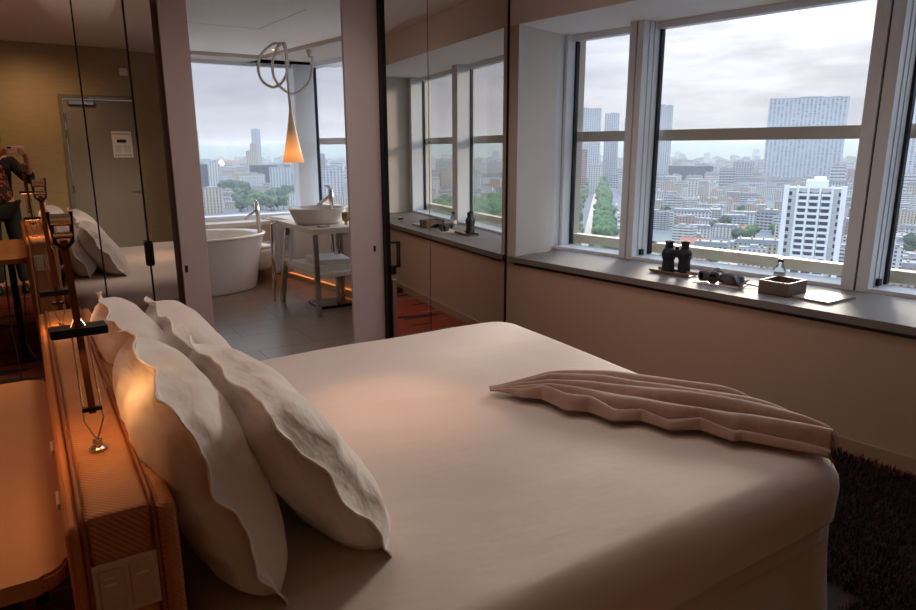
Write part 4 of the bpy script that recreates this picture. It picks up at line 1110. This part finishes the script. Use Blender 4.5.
# trees
def tree_mesh(seed, m):
    rnd2 = random.Random(seed); bm = bmesh.new()
    for k in range(9):
        c = Vector((rnd2.uniform(-2.6, 2.6), rnd2.uniform(-2.6, 2.6), rnd2.uniform(5.2, 10.5))); r = rnd2.uniform(1.8, 3.0)
        s = bmesh.ops.create_icosphere(bm, subdivisions=2, radius=r, matrix=Matrix.Translation(c))
        for v in s['verts']: d_ = (v.co-c); v.co = c+d_*(1+.28*nz(v.co.x*.9, v.co.y*.9, v.co.z*.9+seed))
    me = bpy.data.meshes.new('crown'); bm.to_mesh(me); bm.free(); me.materials.append(M[m]); return me
bm = bmesh.new(); tube(bm, [(0, 0, 0), (.1, 0, 3), (0, .1, 6.5)], [.45, .35, .2], n=8); trunk_me = bpy.data.meshes.new('trunk'); bm.to_mesh(trunk_me); bm.free(); trunk_me.materials.append(M['bark'])
TM = [tree_mesh(1, 'leaf_a'), tree_mesh(2, 'leaf_a'), tree_mesh(3, 'leaf_b'), tree_mesh(5, 'leaf_b')]
def tree(p, s, k, label, group):
    t = thing('tree', label, 'tree', (p.x, p.y, G0), rnd.uniform(0, 6.3), group); t.scale = (s, s, s*rnd.uniform(.85, 1.15))
    c = bpy.data.objects.new('crown', TM[k]); COL.objects.link(c); c.parent = t
    c = bpy.data.objects.new('trunk', trunk_me); COL.objects.link(c); c.parent = t
for i in range(38):
    D = 440*1.032**i; q = (D-440)/1000
    for a in (42.0+1.6*q, 41.2+1.6*q, 44.6-.3*q, 45.3-.8*q):
        if a > 41.4: tree(az(a+rnd.uniform(-.12, .12), D+rnd.uniform(-4, 4)), rnd.uniform(1.3, 1.7), rnd.choice((0, 1)), 'leafy tree in the green rows lining the promenade outside the narrow window', 'avenue trees')
for i in range(45): D = 420*1.032**i; q = (D-440)/1000; TAKEN.append((*az(43.3+.8*q, D)[:2], 24)); TAKEN.append((*az(42.2+1.2*q, D)[:2], 18)); TAKEN.append((*az(44.9-.5*q, D)[:2], 16)); TAKEN.append((*az(46.9-2.0*q, D)[:2], 15))
# bathroom view greenery
for i in range(60):
    a = rnd.uniform(14.2, 19.0); D = rnd.uniform(880, 1150); p = az(a, D)
    tree(p, rnd.uniform(1.1, 1.6), rnd.choice((0, 1, 3)), 'bushy tree in the park low in the bathroom window', 'park trees below the bathroom window'); TAKEN.append((p.x, p.y, 10))
for i in range(12):
    p = az(13.5+i*.16, 1180+rnd.uniform(-8, 8)); tree(p, rnd.uniform(1.5, 2.2), rnd.choice((2, 3)), 'dark tall tree in the clump beside the white tower block past the bathtub', 'dark trees past the bathtub'); TAKEN.append((p.x, p.y, 9))
for i in range(24):
    a = rnd.uniform(46, 70); D = rnd.uniform(430, 800); p = az(a, D)
    if free(p, 8): tree(p, rnd.uniform(1.0, 1.4), rnd.choice((0, 2)), 'street tree between the roofs outside the wide windows', 'trees among the roofs'); TAKEN.append((p.x, p.y, 7))
# forest seen in the mirror, as one mass of canopy
bm = bmesh.new()
for i in range(1500):
    a = rnd.uniform(132, 168); D = rnd.uniform(330, 900); p = az(a, D, G0+rnd.uniform(7, 11)); r = rnd.uniform(6, 10)
    s = bmesh.ops.create_icosphere(bm, subdivisions=1, radius=r, matrix=Matrix.Translation(p))
    for v in s['verts']: v.co += Vector((nz(*v.co, .3), nz(v.co.y, v.co.z, v.co.x, .3), nz(v.co.z, v.co.x, v.co.y, .3)))*2
o = obj('tree_canopy', bm, 'leaf_a', smooth=True); tag(o, 'green wooded park reflected low in the mirror beside the window recess', 'woodland', kind='stuff')
# generic city fabric
cnt = 0; stuffbm = []
REG = [(40, 47.5, 'narrow window', 430, 1250), (47.5, 63.5, 'wide window', 410, 1250), (63.5, 71, 'last window', 410, 1150), (9, 24, 'bathroom windows', 880, 1500), (140, 158, 'mirror', 910, 1500)]
SHAPE = {'mansard': 'with slate mansard roof', 'flat': 'with flat roof', 'house': 'with tiled roof'}
cells = []
for a0, a1, nm, D0, D1 in REG:
    D = D0
    while D < D1:
        step = 26 if nm != 'mirror' else 46; da = math.degrees(38/D); a = a0+rnd.random()*da
        while a < a1: cells.append((D, a+rnd.uniform(-.1, .1)*da, nm)); a += da
        D += step*(1+(D-D0)/900)
cells.sort(key=lambda c: c[0]*(1.4 if c[2] in ('mirror',) else 1))
stuff = []
for D, a, nm in cells:
    p = az(a, D+rnd.uniform(-7, 7), G0)
    fac, kind, w, d_, me = rnd.choice(PROTO)
    rot = rnd.choice((0, 0, 90, 0))+rnd.uniform(-12, 12)-a+{'narrow window': 10, 'wide window': -8}.get(nm, 4); s = rnd.uniform(.66, .92)*(.9 if kind != 'house' else 1.1)
    if not free(p, 10): continue
    zs = s*rnd.uniform(.75, 1.05)*(1+max(0, D-900)/2400)
    if cnt < 290:
        o = bpy.data.objects.new('building', me); COL.objects.link(o)
        o.location = p; o.rotation_euler = (0, 0, math.radians(rot)); o.scale = (s, s, zs); cnt += 1; TAKEN.append((p.x, p.y, 6))
        reg = 'reflected in the mirror' if nm == 'mirror' else 'among the roofs seen through the '+nm
        c_ = CN[fac]; tag(o, '%s city block %s %s' % (c_, SHAPE[kind], reg), 'building', '%s blocks %s, %s' % (c_, SHAPE[kind], nm))
    else: stuff.append((p, rot, s, zs, me))
# the rest of the city, up to the hills, as one mass
D = 1250
while D < 3800:
    for a0, a1 in ((8, 26), (40, 72), (138, 160)):
        da = math.degrees(44/D)*(1+(D-1250)/2200); a = a0
        while a < a1:
            fac, kind, w, d_, me = rnd.choice(PROTO); s = rnd.uniform(.75, 1.15); p = az(a+rnd.uniform(-.3, .3)*da, D+rnd.uniform(-30, 30), G0)
            if free(p, 8): stuff.append((p, rnd.uniform(-20, 20)-a, s, s*rnd.uniform(.8, 1.6), me))
            a += da
    D *= 1.042
mats = [FAC[k] for k in ('white', 'cream', 'grey', 'pink', 'band')]+[M['slate'], M['flat_roof'], M['chimney'], M['tile_roof']]
midx = {m.name: i for i, m in enumerate(mats)}
import numpy as np
vs, fs, mi, uvs = [], [], [], []; base = 0
for p, rot, s, zs, me in stuff:
    mtx = Matrix.Translation(p) @ Matrix.Rotation(math.radians(rot), 4, 'Z') @ Matrix.Diagonal((s, s, zs, 1))
    vs.extend((mtx @ v.co)[:] for v in me.vertices)
    ul = me.uv_layers[0].data if me.uv_layers else None
    for f in me.polygons:
        fs.append([base+i for i in f.vertices]); mi.append(midx[me.materials[f.material_index].name]); uvs.extend(ul[li].uv[:] if ul else (0, 0) for li in f.loop_indices)
    base += len(me.vertices)
me = bpy.data.meshes.new('city_fabric'); me.from_pydata(vs, [], fs); [me.materials.append(m) for m in mats]
me.polygons.foreach_set('material_index', mi); uvl = me.uv_layers.new(name='UVMap'); uvl.data.foreach_set('uv', np.array(uvs, dtype=np.float32).ravel())
me.update(); o = bpy.data.objects.new('distant_city', me); COL.objects.link(o); tag(o, 'dense mass of far city roofs fading toward the hills', 'city', kind='stuff')
# parked cars on the avenue
def car_mesh(c):
    bm = bmesh.new(); box(bm, (-.85, -2.1, .3), (.85, 2.1, .95), bevel=.15); box(bm, (-.72, -1.2, .9), (.72, 1.0, 1.45), bevel=.2)
    for x in (-.8, .8):
        for y in (-1.3, 1.3): tube(bm, [(x-.1, y, .32), (x+.1, y, .32)], .32, n=10)
    me = bpy.data.meshes.new('car'); bm.to_mesh(me); bm.free(); me.materials.append(c); return me
CM = [(n, car_mesh(mat('car_'+n, h, .3))) for n, h in (('white', 'E6E6E6'), ('grey', '6E7278'), ('black', '22242A'))]
for i in range(26):
    n, me = CM[i % 3]; D = 430+i*22; o = bpy.data.objects.new('car', me); COL.objects.link(o); p = az(46.4-(D-430)*.0013+(1.0-(D-430)*.0009)*(i % 2), D, G0+.35); o.location = p; o.rotation_euler = (0, 0, -math.radians(44.5)); o.scale = (1.3, 1.3, 1.3)
    tag(o, n+' car on the avenue beside the tree rows outside the narrow window', 'car', n+' cars on the avenue')
# aerial haze over the city: a thin scattering volume
hz = bpy.data.materials.new('city_haze'); hz.use_nodes = True; nt = hz.node_tree; nt.nodes.clear()
ou = nt.nodes.new('ShaderNodeOutputMaterial'); vsn = nt.nodes.new('ShaderNodeVolumeScatter'); vsn.inputs['Color'].default_value = (.86, .92, 1, 1); vsn.inputs['Density'].default_value = .00016; vsn.inputs['Anisotropy'].default_value = .3
nt.links.new(vsn.outputs[0], ou.inputs['Volume'])
o = struct('haze_layer', B((6, -6500, G0+.1), (6500, 6500, 60)), hz)

# ------------------------------------------------------------------ sky and lights
SUN_AZ, SUN_EL = 57.0, 15.0
w = bpy.data.worlds.new('world'); SC.world = w; w.use_nodes = True; nt = w.node_tree; n = nt.nodes; l = nt.links; n.clear()
out = n.new('ShaderNodeOutputWorld'); bg = n.new('ShaderNodeBackground'); tc = n.new('ShaderNodeTexCoord'); l.new(bg.outputs[0], out.inputs[0])
def wm(op, a, b=None, c=None):
    q = n.new('ShaderNodeMath'); q.operation = op
    for i, v in enumerate((a, b, c)):
        if v is None: continue
        if isinstance(v, (int, float)): q.inputs[i].default_value = v
        else: l.new(v, q.inputs[i])
    return q.outputs[0]
sp = n.new('ShaderNodeSeparateXYZ'); l.new(tc.outputs['Generated'], sp.inputs[0]); Z = sp.outputs[2]
dotn = n.new('ShaderNodeVectorMath'); dotn.operation = 'DOT_PRODUCT'; l.new(tc.outputs['Generated'], dotn.inputs[0])
sd = Vector((math.cos(math.radians(SUN_EL))*math.sin(math.radians(SUN_AZ)), math.cos(math.radians(SUN_EL))*math.cos(math.radians(SUN_AZ)), math.sin(math.radians(SUN_EL)))); dotn.inputs[1].default_value = sd
D_ = wm('MAXIMUM', dotn.outputs['Value'], 0.0)
mp = n.new('ShaderNodeMapping'); l.new(tc.outputs['Generated'], mp.inputs[0]); mp.inputs['Scale'].default_value = (1, 1, 5)
cn = n.new('ShaderNodeTexNoise'); l.new(mp.outputs[0], cn.inputs['Vector']); cn.inputs['Scale'].default_value = 3.2; cn.inputs['Detail'].default_value = 6; cn.inputs['Roughness'].default_value = .6
cl = cn.outputs['Fac']
rp = n.new('ShaderNodeValToRGB'); l.new(wm('MULTIPLY', Z, 1.0), rp.inputs[0]); e = rp.color_ramp.elements
for p_, c_ in ((0.0, 'CFC8CA'), (.05, 'CFC9D0'), (.12, 'C6C4D0'), (.3, 'BCC2CE'), (1, 'B4BECE')):
    x = e.new(p_) if p_ not in (0.0, 1) else e[0 if p_ == 0.0 else -1]; x.position = p_; x.color = rgb(c_)
zen = wm('ADD', 1.0, wm('MULTIPLY', wm('MAXIMUM', wm('SUBTRACT', Z, .25), 0.0), 10.0))
glow = wm('ADD', wm('MULTIPLY', wm('POWER', D_, 34.0), .5), wm('MULTIPLY', wm('POWER', D_, 160.0), 1.6))
glow = wm('MULTIPLY', glow, wm('MULTIPLY', wm('POWER', cl, 2.0), 4.0))
clouds = wm('ADD', .50, wm('MULTIPLY', cl, .98))
stc = wm('MULTIPLY', zen, clouds)
m1 = n.new('ShaderNodeMix'); m1.data_type = 'RGBA'; m1.blend_type = 'MULTIPLY'; m1.inputs[0].default_value = 1; l.new(rp.outputs[0], m1.inputs[6]); 
cb_ = n.new('ShaderNodeCombineColor'); [l.new(stc, cb_.inputs[i]) for i in range(3)]; l.new(cb_.outputs[0], m1.inputs[7])
gc = n.new('ShaderNodeCombineColor'); l.new(glow, gc.inputs[0]); l.new(wm('MULTIPLY', glow, .93), gc.inputs[1]); l.new(wm('MULTIPLY', glow, .80), gc.inputs[2])
m2 = n.new('ShaderNodeMix'); m2.data_type = 'RGBA'; m2.blend_type = 'ADD'; m2.inputs[0].default_value = 1; l.new(m1.outputs[2], m2.inputs[6]); l.new(gc.outputs[0], m2.inputs[7])
l.new(m2.outputs[2], bg.inputs[0]); bg.inputs[1].default_value = 1.08
def light(name, typ, loc, col, power, **k):
    ld = bpy.data.lights.new(name, typ); ld.color = lin(col)[:3]; ld.energy = power
    for a, b in k.items(): setattr(ld, a, b)
    o = bpy.data.objects.new(name, ld); COL.objects.link(o); o.location = loc; return o
def aim(o, tgt): o.rotation_euler = (Vector(tgt)-o.location).to_track_quat('-Z', 'Y').to_euler()
s = light('veiled_sun', 'SUN', (10, 10, 20), (1, .93, .84), 2.6, angle=math.radians(12)); aim(s, s.location-sd)
WARM = (1, .72, .45)
for h, pos, p in ((hA, lampA.location, 2.0), (hB, lampB.location, 1.8)):
    q = light('reading_lamp_light', 'SPOT', Vector(pos)+h+Vector((0, .01, -.02)), WARM, p, spot_size=math.radians(150), spot_blend=.8, shadow_soft_size=.05); q.rotation_euler = (0, 0, 0)
q = light('bed_spot_light', 'SPOT', (1.25, 3.1, 2.58), (1, .70, .48), 60, spot_size=math.radians(22), spot_blend=1.0, shadow_soft_size=.04); aim(q, (1.02, 2.02, .58))
q = light('desk_light', 'POINT', (-.75, 1.9, 1.35), (1, .62, .36), 6, shadow_soft_size=.12)
q = light('pendant_light', 'POINT', (2.41, 6.98, 1.30), WARM, 3, shadow_soft_size=.04)
for x, y in ((2.76, 6.80), (2.47, 7.55)):
    q = light('ceiling_spot_light', 'SPOT', (x, y, BCEIL-.02), (1, .82, .6), 9, spot_size=math.radians(90), spot_blend=.8, shadow_soft_size=.03)
for x, y, p in ((.5, 2.5, 26), (2.45, 2.6, 56), (1.5, 3.4, 30), (-1.2, 2.6, 20)):
    q = light('room_fill_light', 'SPOT', (x, y, CEIL-.04), (1, .92, .87), p, spot_size=math.radians(165), spot_blend=1.0, shadow_soft_size=.25)  # added fill spots without fixtures, brightening the whole room
q = light('back_wall_fill_light', 'SPOT', (.2, .1, 2.55), (1, .84, .66), 34, spot_size=math.radians(120), spot_blend=1, shadow_soft_size=.1); aim(q, (0.3, -.8, 1.0))  # extra unseen fill, lightens the back wall and its bounce

# finer pieces hang under the part they belong to
for child, par in (('led_strip', 'lamp_head'), ('key_mark', 'rocker'), ('lens', 'eyecup'), ('eyepiece', 'barrel'), ('button_field', 'casing'), ('fringe', 'woven_cloth'), ('piping', 'pillow_body'), ('drain', 'bowl'), ('latch_slot', 'door_board'), ('label_band', 'bottle_body'), ('camera_bump', 'phone_body'), ('door_handle', 'door_leaf'), ('sensor_eye', 'housing'), ('yoke_joint', 'yoke')):
    byp = {}
    for o in list(bpy.data.objects):
        if o.parent is not None and re.sub(r'\.\d+$', '', o.name) in (child, par): byp.setdefault(o.parent.name, []).append(o)
    for os_ in byp.values():
        ch = [o for o in os_ if re.sub(r'\.\d+$', '', o.name) == child]; pa = [o for o in os_ if re.sub(r'\.\d+$', '', o.name) == par]
        if not pa: continue
        for k, o in enumerate(ch): o.parent = pa[min(len(pa)-1, k*len(pa)//len(ch))]
SC.view_settings.view_transform = 'Standard'; SC.view_settings.look = 'None'; SC.view_settings.gamma = 1; SC.view_settings.exposure = 0.06; SC.view_settings.use_curve_mapping = False
SC.cycles.max_bounces = 8; SC.cycles.diffuse_bounces = 4; SC.cycles.glossy_bounces = 5; SC.cycles.transparent_max_bounces = 16; SC.cycles.transmission_bounces = 6
SC.cycles.caustics_reflective = False; SC.cycles.sample_clamp_indirect = 6; SC.cycles.use_denoising = True
